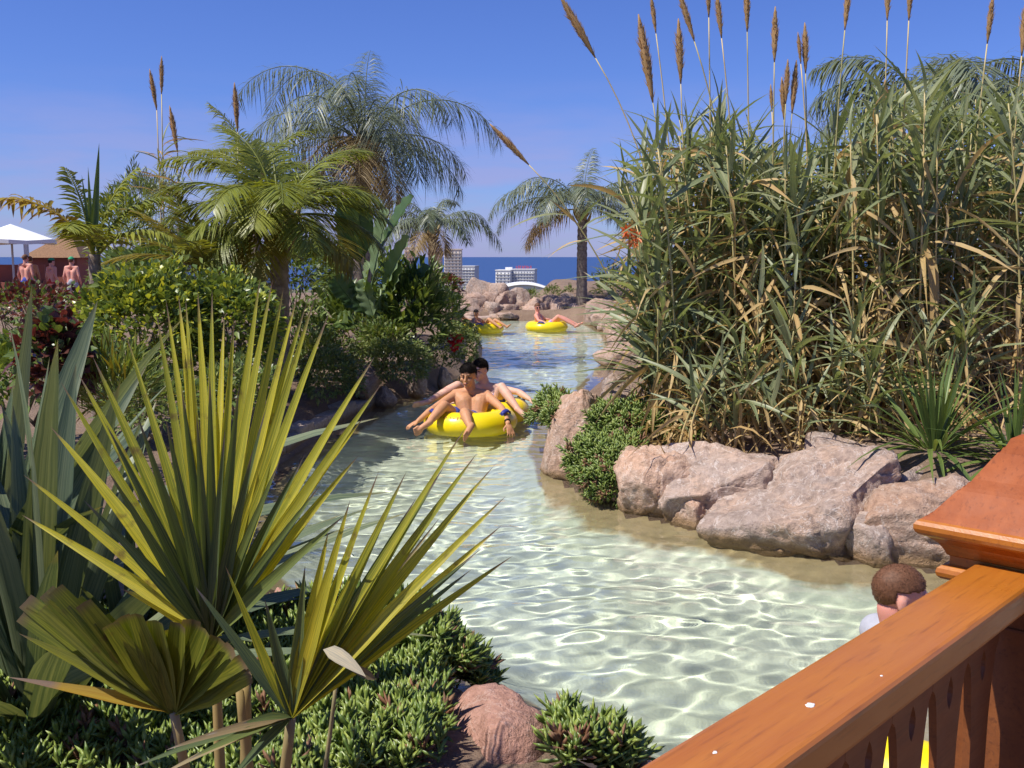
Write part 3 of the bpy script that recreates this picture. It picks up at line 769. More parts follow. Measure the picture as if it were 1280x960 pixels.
strap_plant('second grey-green strap-leaved clump behind the first one', W(-40, 700, 4.1) * (1, 1, 0) + (0, 0, .3), 44, 1.6, .3, minel=48, wmul=.72)
strap_plant('short strap-leaved clump between the fan palm and the big strap clump', W(165, 800, 4.0) * (1, 1, 0) + (0, 0, .3), 30, .8, .25, minel=45, wmul=.75)
# dark spiky clump on the right bank
DM = [leaf_mesh('spider_leaf', M['shrub'], .045, dr, 6, .3, 'sword', cu) for dr, cu in ((.05, 0), (.2, .2), (.4, -.2), (.6, 0), (.75, .2), (.5, .1))]
strap_plant('dark green spiky strap-leaved clump behind the broad pink boulder', W(1165, 592, 7.5) * (1, 1, 0) + (0, 0, .55), 70, .8, .3, meshes=DM, wmul=1.3, minel=5)
strap_plant('dark green spiky strap-leaved clump close to the bridge post', W(1265, 600, 7.3) * (1, 1, 0) + (0, 0, .5), 55, .75, .3, meshes=DM, wmul=1.3, minel=5)

# ================================================================== pinnate palms
def frond(mb, base, az, el, L, bend, nl, ll, lw, plum=.25, hang=.3, var=None, sweep=.6, k=3, rach=.018, both=True, roll=0.0, fold=0.0, prof='lance'):
    m_ = 22; t = np.linspace(0, 1, m_); e_ = el - bend * t ** 1.25
    st = dirs(np.full(m_, az), e_) * (L / (m_ - 1)); P = np.asarray(base) + np.concatenate([[np.zeros(3)], np.cumsum(st[:-1], 0)])
    var0 = rng.random() if var is None else var
    tube(mb, P, np.linspace(rach, rach * .2, m_), 5, var=var0, cap=False, tt=0.0)
    tl = np.linspace(.14, .99, nl); Pl = np.stack([np.interp(tl, t, P[:, i]) for i in range(3)], -1); Td = nrm(np.stack([np.interp(tl, t, st[:, i]) for i in range(3)], -1))
    side = nrm(np.cross(Td, UP + 1e-3)); nv = np.cross(side, Td)
    lenp = ll * (np.sin(np.pi * np.clip(tl * .86 + .12, 0, 1)) ** .6)
    for sg in (-1, 1):
        up = rng.normal(roll, plum, (nl, 1))
        sw = sweep * (.7 + .5 * tl[:, None])
        D = nrm(side * sg + Td * sw + nv * up + rng.normal(0, .07, (nl, 3)))
        leaf_batch(mb, Pl, D, nv + side * sg * .2, lenp * rng.uniform(.85, 1.1, nl), lw, hang * rng.uniform(.7, 1.3, nl), k, fold, prof, var=(var0 + rng.normal(0, .08, nl)) % 1)
def trunk(t, a, b, r0, r1, mat='bark', rings=True, name='trunk'):
    m_ = 60; s = np.linspace(0, 1, m_)[:, None]; P = np.asarray(a) * (1 - s) + np.asarray(b) * s
    rad = np.linspace(r0, r1, m_)
    if rings: rad = rad * (1 + .09 * np.abs(np.sin(np.linspace(0, 17 * np.pi, m_))) + rng.normal(0, .02, m_))
    mb = MB(); tube(mb, P, rad, 12); return mb.build(name, M[mat], t)
def palm(label, base, crown, r0, fr_list, mat, ll, lw, nl=60, plum=.25, hang=.3, group=None, dry=(), r1=None, boots=True, k=3, sweep=.6, fold=0.0, drymat='queen_dry', rach=.02):
    t = thing('palm_tree', label, 'palm', base, group)
    trunk(t, base, crown, r0, r1 or r0 * .8)
    for i, (az, el, L, bend) in enumerate(fr_list):
        mb = MB(); frond(mb, np.asarray(crown) + dirs(R(az), 0) * r0 * .5 + (0, 0, .03 * (i % 3)), R(az), R(el), L, R(bend), nl, ll, lw, plum, hang, k=k, sweep=sweep, fold=fold, rach=rach)
        mb.build('frond', M[drymat] if i in dry else M[mat], t)
    if boots:
        for i in range(16):
            a_ = i * 2.4; p = np.asarray(crown) + dirs(a_, 0) * r0 * .7 - (0, 0, .06 + .03 * i)
            mb = MB(); leaf_batch(mb, [p], dirs(a_, R(62)), dirs(a_, R(-30)), .45, r0 * .9, -.02, 3, .5, 'strap', var=[rng.random()]); mb.build('leaf_base', M['petiole'], t)
    return t
# tall queen palm on the left bank
qb = W(452, 470, 19.0) * (1, 1, 0) + (0, 0, .25); qc = W(455, 180, 19.0)
QF = [(-80, 80, 3.5, 150), (-60, 84, 3.4, 165), (85, 52, 3.1, 130), (75, 25, 2.2, 100), (180, 78, 2.6, 150), (200, 70, 2.5, 170), (160, 60, 2.5, 160), (-100, 45, 2.7, 130), (-120, 30, 2.5, 120), (-75, 20, 2.4, 100),
      (100, 5, 2.2, 80), (140, 20, 2.2, 110), (175, 15, 2.2, 120), (210, 10, 2.3, 110), (-150, -5, 2.1, 80), (170, -10, 2.0, 80), (195, -15, 1.9, 75), (150, -12, 1.9, 75), (20, 60, 2.8, 140), (-20, 55, 2.8, 140), (10, 20, 2.4, 110), (120, 70, 2.6, 150), (-140, 60, 2.6, 150), (0, 86, 2.2, 60)]
palm('tall queen palm with drooping grey-green plume fronds on the left bank', qb, qc, .17, QF, 'queen', .66, .0175, 84, .42, .75, dry=(14, 15, 16, 17, 12, 13), k=3)
# palms at the far end
pb = W(727, 388, 32.0); pc = W(728, 262, 32.0)
palm('queen palm with a bare trunk rising from the right end of the rock pile', pb, pc, .17, [(-95, 45, 3.6, 125), (-85, 30, 3.2, 110), (-110, 60, 3.3, 150), (-70, 5, 2.4, 90), (-100, -5, 2.3, 75), (85, 40, 3.2, 120), (95, 60, 3.0, 140), (75, 15, 2.8, 100), (180, 60, 2.6, 160), (0, 70, 2.6, 140), (20, 85, 2.4, 60), (130, 50, 2.6, 140), (-140, 45, 2.6, 140), (40, 40, 2.8, 130), (-40, 50, 2.8, 130)],
     'queen', .62, .03, 84, .4, .7, dry=(3, 4))
pb2 = W(542, 420, 37.0) * (1, 1, 0) + (0, 0, .2); pc2 = W(540, 285, 37.0)
palm('small queen palm standing in front of the tan tower blocks', pb2, pc2, .17, [(-90, 50, 2.9, 140), (-80, 70, 3.0, 160), (90, 25, 3.0, 105), (85, 50, 2.6, 130), (-100, 20, 2.4, 100), (180, 60, 2.2, 160), (160, 0, 1.9, 80), (200, 0, 1.9, 80), (0, 60, 2.5, 140), (30, 80, 2.2, 120), (-30, 40, 2.5, 130), (130, 30, 2.2, 120), (-130, 35, 2.4, 130)], 'queen', .6, .034, 74, .4, .7, dry=(6, 7))
# feathery date palm in front
db = W(350, 478, 12.0) * (1, 1, 0) + (0, 0, .25); dc = W(349, 275, 12.0)
DF = [(-95, 45, 1.75, 95), (-85, 62, 1.7, 90), (-100, 25, 1.5, 80), (-70, 70, 1.6, 85), (-60, 82, 1.5, 70), (85, 30, 1.4, 85), (95, 48, 1.35, 95), (75, 12, 1.3, 70), (180, 30, 1.3, 95), (165, 50, 1.4, 105), (200, 45, 1.4, 105), (150, 10, 1.2, 75), (215, 5, 1.2, 80), (-130, 15, 1.3, 80), (120, -5, 1.2, 60), (-110, 0, 1.3, 70), (0, 60, 1.5, 90), (40, 50, 1.4, 90), (-40, 50, 1.6, 90), (190, -20, 1.1, 50), (100, -20, 1.1, 45), (-90, -25, 1.1, 45), (60, 70, 1.5, 80), (-20, 76, 1.5, 80)]
palm('bushy feather palm with ringed trunk and olive fronds over the hedge', db, dc, .12, DF, 'date', .5, .021, 84, .2, .28, dry=(14, 15, 19, 20, 21), sweep=.85, drymat='date_olive')
ob = W(318, 470, 17.0) * (1, 1, 0) + (0, 0, .25); oc = W(322, 225, 17.0)
palm('slender bright green feather palm rising behind the bushy palm', ob, oc, .09, [(-85, 78, 1.5, 45), (-60, 60, 1.3, 90), (60, 66, 1.5, 70), (-95, 45, 1.2, 90), (180, 65, 1.2, 110), (95, 35, 1.2, 90), (0, 60, 1.3, 80)], 'date', .4, .02, 80, .4, .35, sweep=.9)
# olive-gold young palm behind the hedge
gb = W(265, 420, 11.5) * (1, 1, 0) + (0, 0, .25); gc = W(262, 345, 11.5)
palm('low young palm with olive-gold fronds just behind the variegated hedge', gb, gc, .08, [(-85, 60, 1.25, 50), (-95, 42, 1.35, 60), (60, 68, 1.1, 45), (75, 40, 1.1, 70), (-60, 75, 1.2, 40), (-110, 28, 1.2, 60), (180, 55, .9, 70), (20, 70, 1.2, 40)], 'date_olive', .34, .022, 52, .1, .15, dry=(2, 3, 6), drymat='date', boots=False, sweep=.9)
# young coconut-like palm at the far left
cb = W(118, 420, 10.5) * (1, 1, 0) + (0, 0, .25); cc = W(118, 318, 10.5)
t = palm('young palm with one long golden arching frond and upright green spears', cb, cc, .07, [(175, 60, .7, 90), (80, 66, 1.0, 70), (70, 80, .95, 40), (95, 45, .9, 80), (-75, 86, .9, 30), (180, 55, .7, 90)], 'date', .34, .03, 34, .12, .35, boots=False, fold=.3, sweep=.6, rach=.022)
mb = MB(); frond(mb, cc, R(-93), R(60), 1.5, R(98), 44, .30, .045, .3, .5, sweep=.5, k=4, rach=.02, roll=.2, fold=.35, var=.2); mb.build('frond', M['gold'], t)
for dx, h, w in ((6, 178, .085), (-8, 208, .06), (-16, 218, .05)):
    a_ = W(116, 318, 10.5); b_ = W(118 + dx, h, 10.5); mb = MB(); leaf_batch(mb, [a_], b_ - a_, np.array([.4, -1, 0]), np.linalg.norm(b_ - a_), w, 0, 6, .7, 'sword', var=[.1]); mb.build('spear_leaf', M['shrub'], t)
# palm crown behind the reeds on the right
rb = np.array([5.6, 13.6, .9]); rc = W(1165, 145, 13.6)
palm('queen palm with dark drooping fronds rising behind the reeds', (rc[0], 13.6, .9), rc, .15, [(-90, 50, 1.8, 110), (90, 40, 2.4, 100), (80, 60, 2.2, 120), (-70, 70, 1.9, 110), (180, 60, 1.8, 140), (100, 15, 2.0, 90), (150, 40, 1.8, 120), (210, 40, 1.8, 120), (-100, 25, 1.7, 90), (30, 70, 2.0, 100)], 'queen', .6, .026, 80, .4, .7)

# ================================================================== giant reeds on the right bank
RL = [leaf_mesh('reed_leaf', M['reed'], w, dr, 6, .25, 'lance', cu) for w, dr, cu in ((.072, .08, .3), (.085, .2, -.4), (.075, .32, .5), (.088, .45, -.3), (.08, .62, .6), (.095, .85, -.6), (.085, .15, 0), (.09, 1.05, .4))]
RD = [leaf_mesh('dry_reed_leaf', M['reed_dry'], w, dr, 6, .35, 'lance', cu) for w, dr, cu in ((.07, .6, 1.2), (.08, 1.0, -1.6), (.065, 1.3, 1.8), (.085, .8, -1.0))]
def plume_mesh():
    mb = MB(); n_ = 420; u_ = rng.random(n_) ** .8; az = rng.random(n_) * 6.283
    pr = np.sin(np.pi * np.clip(u_ * .9 + .08, 0, 1)) ** .8
    B = np.stack([np.cos(az) * .012 * pr, u_ * .86, np.sin(az) * .012 * pr], -1)
    D = nrm(np.stack([np.cos(az) * .30 * pr, np.ones(n_), np.sin(az) * .30 * pr], -1) + rng.normal(0, .08, (n_, 3)))
    leaf_batch(mb, B, D, np.stack([-np.sin(az), 0 * az, np.cos(az)], -1) + rng.normal(0, .4, (n_, 3)), .20 * rng.uniform(.6, 1.1, n_) * (.5 + .6 * pr), .011, 0, 2, 0, 'lance')
    tt_ = np.linspace(0, 1, 12); tube(mb, np.stack([0 * tt_, tt_, 0 * tt_], -1), .048 * np.sin(np.pi * np.clip(tt_ * .93 + .04, 0, 1)) ** .8, 7, var=.3)
    return mb.mesh('plume', M['plume'])
PM = [plume_mesh() for _ in range(3)]
def reed(base, top, n, group, label, plume=0.0, dead=.3, t0=.2, lmul=1.0, thick=.011, droopy=0.0, top_tuft=True, name='giant_reed'):
    base, top = np.asarray(base, float), np.asarray(top, float)
    t = thing(name, label, 'reed', base, group)
    m_ = 10; s = np.linspace(0, 1, m_)[:, None]; P = base * (1 - s) + top * s
    hv = top - base; hv[2] = 0; P = P - hv * (s * (1 - s)) * .7
    mb = MB(); tube(mb, P, np.linspace(thick, thick * .45, m_), 6, var=rng.random()); mb.build('culm', M['culm'], t)
    L0 = np.linalg.norm(top - base); az0 = rng.random() * 6.283
    for i in range(n):
        u_ = t0 + (1 - t0) * (i + rng.random() * .7) / n
        p = np.array([np.interp(u_, s[:, 0], P[:, j]) for j in range(3)])
        az = az0 + (i % 2) * math.pi + rng.normal(0, .65)
        isdead = rng.random() < dead * (1.5 - 1.35 * u_ + (.15 if plume else 0))
        el = R(rng.uniform(30, 78) if not isdead else rng.uniform(-45, 40)) + (R(15) if u_ > .9 else 0)
        D = dirs(az, el); ln = rng.uniform(.42, .74) * lmul * (.75 if u_ > .93 else 1)
        me = RD[rng.integers(4)] if isdead else RL[int(np.clip(rng.integers(8) * (1 if u_ < .9 else .5) + droopy, 0, 7))]
        place(me, 'leaf', t, p, D, UP + rng.normal(0, .3, 3), (ln * (1.0 if not isdead else .9), ln, ln))
    if plume:
        d = P[-1] - P[-2]
        place(PM[rng.integers(3)], 'plume', t, top, d, np.array([1., .3, 0]) , (plume * rng.uniform(.85, 1.1), plume, plume * .9))
    return t
G_P, G_L, G_S = 'plumed reeds of the tall thicket', 'leafy reeds of the tall thicket', 'short reeds along the front of the thicket'
plumes = [(797, 18, 816, 128, 840, 470), (813, -8, 820, 42, 850, 480), (848, 23, 851, 105, 870, 500), (846, -14, 868, 52, 905, 500), (885, -40, 886, 22, 890, 520), (895, -12, 902, 48, 925, 500), (933, -30, 934, 40, 940, 520), (969, 8, 968, 78, 960, 500),
          (1006, 28, 1007, 92, 1015, 500), (997, 40, 1001, 80, 1000, 500), (996, 75, 990, 142, 985, 500), (985, 74, 982, 130, 975, 500), (977, 96, 980, 150, 990, 500), (1062, -25, 1056, 38, 1035, 500), (1110, -30, 1109, 26, 1080, 520), (1139, -35, 1136, 26, 1110, 500),
          (1242, -10, 1234, 55, 1200, 500), (1284, -5, 1277, 70, 1250, 500), (697, -5, 744, 72, 838, 470), (611, 156, 661, 206, 815, 470), (963, 105, 965, 140, 960, 500), (1105, 100, 1112, 175, 1100, 500)]
for i, (x0, y0, x1, y1, xb, yb) in enumerate(plumes):
    Y = 9.6 + rng.uniform(-.6, .9); a_, b_ = W(x0, y0, Y), W(x1, y1, Y); pl = np.linalg.norm(a_ - b_)
    lab = 'giant reed with a tan feathery plume on a bare straight stem'
    grp = G_P
    if i == 18: lab, grp = 'plumed reed leaning far out over the river, its tan plume high against the sky', None
    if i == 19: lab, grp = 'plumed reed bent lowest over the river in front of the right palm', None
    bs = W(xb, yb, Y) * (1, 1, 0) + (0, 0, .6)
    t = thing('giant_reed', lab, 'reed', bs, grp)
    m_ = 14; s = np.linspace(0, 1, m_)[:, None]
    mid = b_ + (b_ - a_) / pl * np.linalg.norm(bs - b_) * .45
    P = bs * (1 - s) ** 2 + 2 * mid * s * (1 - s) + b_ * s ** 2
    mb = MB(); tube(mb, P, np.linspace(.011, .0055, m_), 6, var=rng.random()); mb.build('culm', M['culm'], t)
    place(PM[i % 3], 'plume', t, P[-1], P[-1] - P[-2], np.array([1., .3, 0]), (pl * rng.uniform(1.0, 1.25), pl, pl))
    for q in range(11):
        u_ = rng.uniform(.15, .72); p = np.array([np.interp(u_, s[:, 0], P[:, j]) for j in range(3)]); dd = rng.random() < .5
        ln = rng.uniform(.4, .65)
        place(RD[rng.integers(4)] if dd else RL[rng.integers(8)], 'leaf', t, p, dirs(rng.random() * 6.283, R(rng.uniform(10, 55))), UP + rng.normal(0, .3, 3), ln)
sky_x = [760, 775, 800, 830, 870, 905, 960, 1000, 1040, 1090, 1150, 1200, 1280, 1340]; sky_y = [230, 205, 175, 135, 130, 120, 165, 175, 130, 85, 90, 100, 85, 90]
nst = 0
for i in range(104):
    px = 800 + 530 * ((i * .6180339) % 1.0); Y = 8.7 + 3.2 * rng.random() ** 1.2
    top_px = px + rng.normal(0, 14) + (-8 if px < 850 else 0)
    py = np.interp(top_px, sky_x, sky_y) + 12 + abs(rng.normal(0, 62)) + (10 if i % 3 else 0)
    bx = px + (30 if px < 850 else rng.normal(0, 12))
    bs = W(bx, 480, Y) * (1, 1, 0) + (0, 0, .55 + .06 * (Y - 8.5))
    tp = W(top_px, py, Y)
    reed(bs, tp, 38, G_L, 'tall leafy giant reed with grey-green arching leaves', dead=.62, thick=.013)
    nst += 1
for i in range(30):
    px = 822 + 440 * ((i * .7548) % 1.0); Y = 8.2 + .5 * rng.random() + (.5 if px < 900 else 0)
    bs = W(px, 500, Y) * (1, 1, 0) + (0, 0, .5)
    tp = bs + np.array([rng.normal(0, .15) - (.05 if px < 850 else 0), rng.normal(-.15, .1), rng.uniform(.6, 1.35)])
    reed(bs, tp, 13, G_S, 'short leafy reed shoot at the front foot of the reed thicket', dead=.42, lmul=.85, t0=.25, droopy=1)
for i in range(20):
    px = 850 + 300 * ((i * .618) % 1.0); Y = 7.95 + .3 * rng.random()
    bs = W(px, 500, Y) * (1, 1, 0) + (0, 0, .45); tp = bs + np.array([rng.normal(0, .15), rng.normal(-.1, .1), rng.uniform(.35, .8)])
    reed(bs, tp, 11, G_S, 'short leafy reed shoot at the front foot of the reed thicket', dead=.35, lmul=.7, t0=.1, droopy=1)
# reed leaves hanging over the river at the left end of the thicket
for i in range(9):
    Y = 8.9 + .5 * rng.random(); bs = W(812 + 12 * i % 40, 500, Y) * (1, 1, 0) + (0, 0, .45)
    tp = W(792 + rng.uniform(-12, 26), rng.uniform(210, 390), Y)
    reed(bs, tp, 18, 'reeds arching over the water', 'leafy reed arching out over the water at the river side of the thicket', dead=.12, lmul=1.0, droopy=2)
# the uncountable inside of the thicket
mb = MB(); n_ = 5200
px = rng.uniform(825, 1360, n_); Y = rng.uniform(9.4, 12.6, n_); zt = np.array([W(x, np.interp(x, sky_x, sky_y) + 45, y)[2] for x, y in zip(px, Y)])
B = np.stack([(px - 640) / FPX * Y, Y, .5 + (zt - .5) * rng.random(n_) ** .85], -1)
leaf_batch(mb, B, dirs(rng.random(n_) * 6.283, R(1) * rng.uniform(0, 60, n_)), UP + rng.normal(0, .3, (n_, 3)), rng.uniform(.4, .7, n_), .045, rng.uniform(.2, .9, n_), 4, 0, 'lance')
o = mb.build('reed_undergrowth', M['reed']); set_props(o, 'tangle of green reed leaves filling the inside of the thicket', 'reed leaves', kind='stuff')
mb = MB(); n_ = 2000
px = rng.uniform(815, 1330, n_); Y = rng.uniform(7.9, 12, n_); B = np.stack([(px - 640) / FPX * Y, Y, .42 + 1.5 * rng.random(n_) ** 1.6 * sstep(Y, 7.6, 9.0)], -1)
leaf_batch(mb, B, dirs(rng.random(n_) * 6.283, R(1) * rng.uniform(-60, 50, n_)), UP + rng.normal(0, .5, (n_, 3)), rng.uniform(.3, .6, n_), .028, rng.uniform(.2, 1.2, n_), 4, 0, 'lance')
o = mb.build('dry_reed_litter', M['reed_dry']); set_props(o, 'dry tan reed leaves hanging and fallen at the foot of the thicket', 'dry leaves', kind='stuff')

# ================================================================== succulent ground cover (uncountable)
def iceplant(name, label, pts, nrmv, L=.07, r=.0075, per=9, seed=0, mat='ice', dead=.06, lean=.5):
    rr = np.random.default_rng(seed); n_ = len(pts)
    ax = nrm(nrmv + rr.normal(0, lean, (n_, 3))); ln = rr.uniform(.5, 1.3, n_)[:, None]
    for mt, selm in ((mat, rr.random(n_) >= dead), ('ice_dry', None)):
        pass
    isd = rr.random(n_) < dead
    out = []
    for mt, sel in ((mat, ~isd), ('ice_dry', isd)):
        if not sel.any(): continue
        P_, A_, l_ = pts[sel], ax[sel], ln[sel]; k_ = len(P_); mb = MB(); ref = nrm(np.cross(A_, nrm(rr.normal(size=(k_, 3))))); ref2 = np.cross(A_, ref)
        for j in range(per):
            a_ = j * 1.5708 * 1.13 + rr.random(k_)[:, None] * .5; h = j / per
            D = nrm((ref * np.cos(a_) + ref2 * np.sin(a_)) * (1.0 - .72 * h) + A_ * (.55 + .8 * h))
            finger_batch(mb, P_ + A_ * l_ * L * 1.1 * h, D, (L * (1 - .25 * h) * rr.uniform(.8, 1.15, k_)), r * rr.uniform(.8, 1.2, k_), var=rr.random(k_))
        out.append((mb, mt))
    root = out[0][0].build(name, M[out[0][1]]); set_props(root, label, 'ground cover', kind='stuff')
    for mb, mt in out[1:]:
        c = mb.build('dry_shoot', M[mt], root); c['kind'] = 'stuff'
    return root
def carpet(n_, poly_px, zoff=.0, seed=1, h=.10):
    """random points on the ground inside a picture polygon drawn on z=.25 land"""
    rr = np.random.default_rng(seed); poly = np.array([G(x, y, .25)[:2] for x, y in poly_px]); lo, hi = poly.min(0), poly.max(0); out = []
    while sum(map(len, out)) < n_:
        P = lo + (hi - lo) * rr.random((4000, 2)); ins = np.zeros(len(P), bool); m_ = len(poly)
        for i in range(m_):
            a, b = poly[i], poly[(i + 1) % m_]
            ins ^= ((a[1] > P[:, 1]) != (b[1] > P[:, 1])) & (P[:, 0] < (b[0] - a[0]) * (P[:, 1] - a[1]) / (b[1] - a[1] + 1e-12) + a[0])
        cl = vnoise(np.concatenate([P * 3.1, np.zeros((len(P), 1))], 1), seed); ins &= (cl + rr.random(len(P)) * 1.2) > .15
        out.append(P[ins])
    P = np.concatenate(out)[:n_]
    z = ground_z(P[:, 0], P[:, 1]); z = np.maximum(z, .02) + h * (.35 + .65 * rr.random(n_)) * (.7 + .5 * vnoise(np.concatenate([P * 2.2, np.zeros((n_, 1))], 1), seed + 1)) + zoff
    return np.concatenate([P, z[:, None]], 1)
p = carpet(3000, [(-200, 830), (180, 830), (420, 800), (520, 800), (555, 850), (556, 890), (550, 1010), (300, 1060), (-300, 1060)], seed=4, h=.17)
iceplant('near_ground_cover', 'green finger-leaved succulent carpet on the near bank below the fan palm', p, np.tile(UP, (len(p), 1)), L=.078, r=.0085, seed=1, per=9, lean=.35)
p = carpet(260, [(690, 940), (715, 920), (765, 905), (800, 930), (790, 975), (700, 985)], seed=6, h=.16)
iceplant('shore_ground_cover', 'green succulent tuft on the near shore beside the bridge rail', p, np.tile(UP, (len(p), 1)), L=.08, r=.0088, seed=2, lean=.35)
p = carpet(420, [(470, 815), (550, 798), (612, 846), (596, 866), (520, 870)], seed=8, h=.26)
iceplant('overhanging_ground_cover', 'succulent shoots leaning over the pool edge above the dusky red rock', p, np.tile(UP + (.5, .2, 0), (len(p), 1)), L=.08, r=.0088, seed=3, lean=.4)
def mound(c, r, n_, seed, hemi=True):
    rr = np.random.default_rng(seed); d = nrm(rr.normal(size=(n_, 3)))
    d[:, 2] = np.abs(d[:, 2]) * (1 if hemi else 1) - (.15 if hemi else 0); rad = 1 + .5 * vnoise(d * 2.1 + seed, seed)
    return np.asarray(c) + d * np.array(r) * rad[:, None] * (.82 + .2 * rr.random((n_, 1))), nrm(d / np.array(r))
for (px_, py_, Y, r, n_, lb, sd_) in ((765, 590, 8.25, (.34, .3, .27), 700, 'bright green succulent cushion spilling between the pink boulders', 1),
                                       (700, 520, 9.6, (.2, .35, .22), 420, 'dark green succulent cushion over the water behind the tall pink boulder', 2),
                                       (800, 535, 8.9, (.4, .3, .22), 500, 'green succulent cushion at the foot of the reeds above the low boulder', 3)):
    c = W(px_, py_, Y); p, nv = mound(c, r, n_, sd_)
    iceplant('succulent_cushion', lb, p, nv, L=.075, r=.009, per=7, seed=20 + sd_)
p, nv = mound(W(768, 618, 8.0), (.22, .12, .26), 260, 9)
iceplant('succulent_cushion', 'lower hanging edge of the bright green succulent cushion at the waterline', p, nv, L=.07, r=.009, per=7, seed=29, dead=.25)

# leafy mats and shrubs on the left bank
def shrub(label, c, r, nleaf, L, Wd, mats, name='shrub', prof='lance', cat='shrub', stems=8, droop=.25, inner=.55, upw=.5, seed=0, fold=.0, k=2, base_z=None, lumps=.25, group=None, dirw=1.0):
    rr = np.random.default_rng(seed + 500); c = np.asarray(c, float); r = np.asarray(r, float)
    bz = c[2] - r[2] if base_z is None else base_z
    t = thing(name, label, cat, (c[0], c[1], bz), group)
    shares = [q for _, q in mats]; tot = sum(shares)
    for mt, q in mats:
        n_ = int(nleaf * q / tot); d = nrm(rr.normal(size=(n_, 3))); d[:, 2] = np.where(d[:, 2] < -.5, -d[:, 2], d[:, 2])
        rad = 1 + lumps * 1.6 * vnoise(d * 2.2 + seed, seed) + lumps * .8 * vnoise(d * 5 + seed, seed + 3)
        s = (inner + (1 - inner) * rr.random((n_, 1)) ** .6)
        P = c + d * r * rad[:, None] * s
        D = nrm(d * dirw + rr.normal(0, .55, (n_, 3)) + UP * upw)
        mb = MB(); leaf_batch(mb, P, D, UP + rr.normal(0, .5, (n_, 3)), L * rr.uniform(.6, 1.2, n_), Wd * rr.uniform(.8, 1.2, n_), droop, k, fold, prof, var=rr.random(n_))
        o = mb.build('foliage', M[mt], t); o['kind'] = 'stuff'
    for i in range(stems):
        e_ = c + nrm(rr.normal(size=3) + (0, 0, .8)) * r * .6; a_ = np.array([c[0] + rr.normal(0, r[0] * .2), c[1] + rr.normal(0, r[1] * .2), bz - .1])
        mb = MB(); s = np.linspace(0, 1, 5)[:, None]; tube(mb, a_ * (1 - s) + e_ * s, np.linspace(.016, .006, 5) * max(1, r[2]), 5); mb.build('stem', M['wood_stem'], t)
    return t
def shrub_px(label, x0, x1, y0, y1, Y, depth, *a, **k):
    c = W((x0 + x1) / 2, (y0 + y1) / 2, Y); return shrub(label, c, ((x1 - x0) / 2 / FPX * Y, depth, (y1 - y0) / 2 / FPX * Y), *a, **k)
shrub_px('rounded hedge of green and yellow variegated leaves', 98, 268, 338, 505, 9.6, .8, 4600, .115, .05, (('shrub', .45), ('shrub_light', .3), ('sheff_y', .34)), seed=1, prof='oval', stems=10, fold=.2, name='variegated_hedge', cat='hedge', lumps=.15)
shrub_px('darker wing of the variegated hedge reaching to the ringed palm trunk', 222, 352, 340, 500, 10.2, .7, 3600, .115, .05, (('shrub', .7), ('shrub_light', .25), ('sheff_y', .18)), seed=2, prof='oval', stems=8, fold=.2, name='variegated_hedge', cat='hedge', lumps=.15)
shrub_px('dark red leaved shrub behind the strap-leaved clump', 36, 108, 392, 515, 6.4, .25, 620, .12, .06, (('red_leaf', .8), ('shrub', .35)), seed=3, prof='oval', fold=.25, k=3, name='red_leaf_shrub')
shrub_px('low dark red planting below the walkers in the distance', -40, 110, 357, 410, 16, .8, 900, .14, .07, (('red_leaf', .8), ('shrub', .3)), seed=4, prof='oval', name='red_leaf_shrub')
shrub_px('upright dark leafy shrub with lance leaves beside the paddle-leaf plant', 470, 560, 335, 450, 15.0, .6, 1500, .24, .05, (('shrub', .8), ('shrub_light', .3)), seed=5, fold=.3, upw=1.1, k=3)
shrub_px('broad leafy shrub with lance leaves in front of the small palm', 395, 500, 365, 450, 15.5, .6, 1200, .26, .06, (('shrub', 1), ('shrub_light', .15)), seed=6, fold=.3, upw=1.2, k=3)
shrub_px('leafy green shrub hanging towards the far yellow tube', 530, 580, 362, 420, 21.0, .8, 900, .2, .05, (('shrub', .7), ('shrub_light', .4)), seed=7, upw=.8)
shrub_px('dusky purple-leaved shrub below the tan tower blocks', 540, 575, 345, 378, 26.0, .8, 700, .16, .08, (('red_leaf', .7), ('shrub', .5)), seed=8, prof='oval')
shrub_px('dense green bush behind the variegated hedge', 130, 330, 300, 400, 13.5, .8, 1700, .18, .06, (('shrub', .8), ('shrub_light', .3)), seed=9)
shrub_px('rounded bush behind the big paddle leaves', 400, 470, 300, 390, 20.5, .9, 1100, .2, .07, (('shrub', .8), ('shrub_light', .3)), seed=10)
shrub_px('pale feathery green bush behind the golden frond', 155, 215, 215, 330, 22, 1.2, 1500, .28, .03, (('shrub_light', .6), ('queen', .6)), seed=11, upw=.9)
shrub_px('loose green bush beside the distant thatched hut', 118, 195, 250, 340, 19, .8, 1300, .26, .04, (('date', .6), ('shrub', .5)), seed=12, upw=.8)
shrub_px('low round bush at the foot of the slender palm', 330, 420, 380, 470, 14.0, .5, 1000, .11, .05, (('shrub', .8), ('mat', .4)), seed=13, prof='oval')
shrub_px('green grassy tuft between hedge and strap-leaved clump', 105, 185, 450, 540, 6.6, .3, 700, .26, .018, (('shrub_light', .8), ('date_olive', .2)), seed=14, upw=1.3, stems=0, name='grass_tuft', cat='grass')
shrub_px('green bush on the right end of the rock pile below the palm', 740, 800, 335, 395, 34, 1.2, 900, .24, .06, (('shrub', .6), ('shrub_light', .5)), seed=15)
for i, (a_, b_, y0) in enumerate(((655, 672, 362), (678, 702, 357), (700, 722, 360), (560, 590, 362))):
    shrub_px(('tiny olive bush on the rock pile beside the white arched roof', 'olive bush on the rock pile below the sea', 'olive bush on the rock pile left of the palm trunk', 'small bush on the rock pile under the purple shrub')[i], a_, b_, y0, y0 + 22, 35.2, .5, 380, .16, .035, (('mat', .7), ('shrub', .4)), seed=16 + i, stems=3)
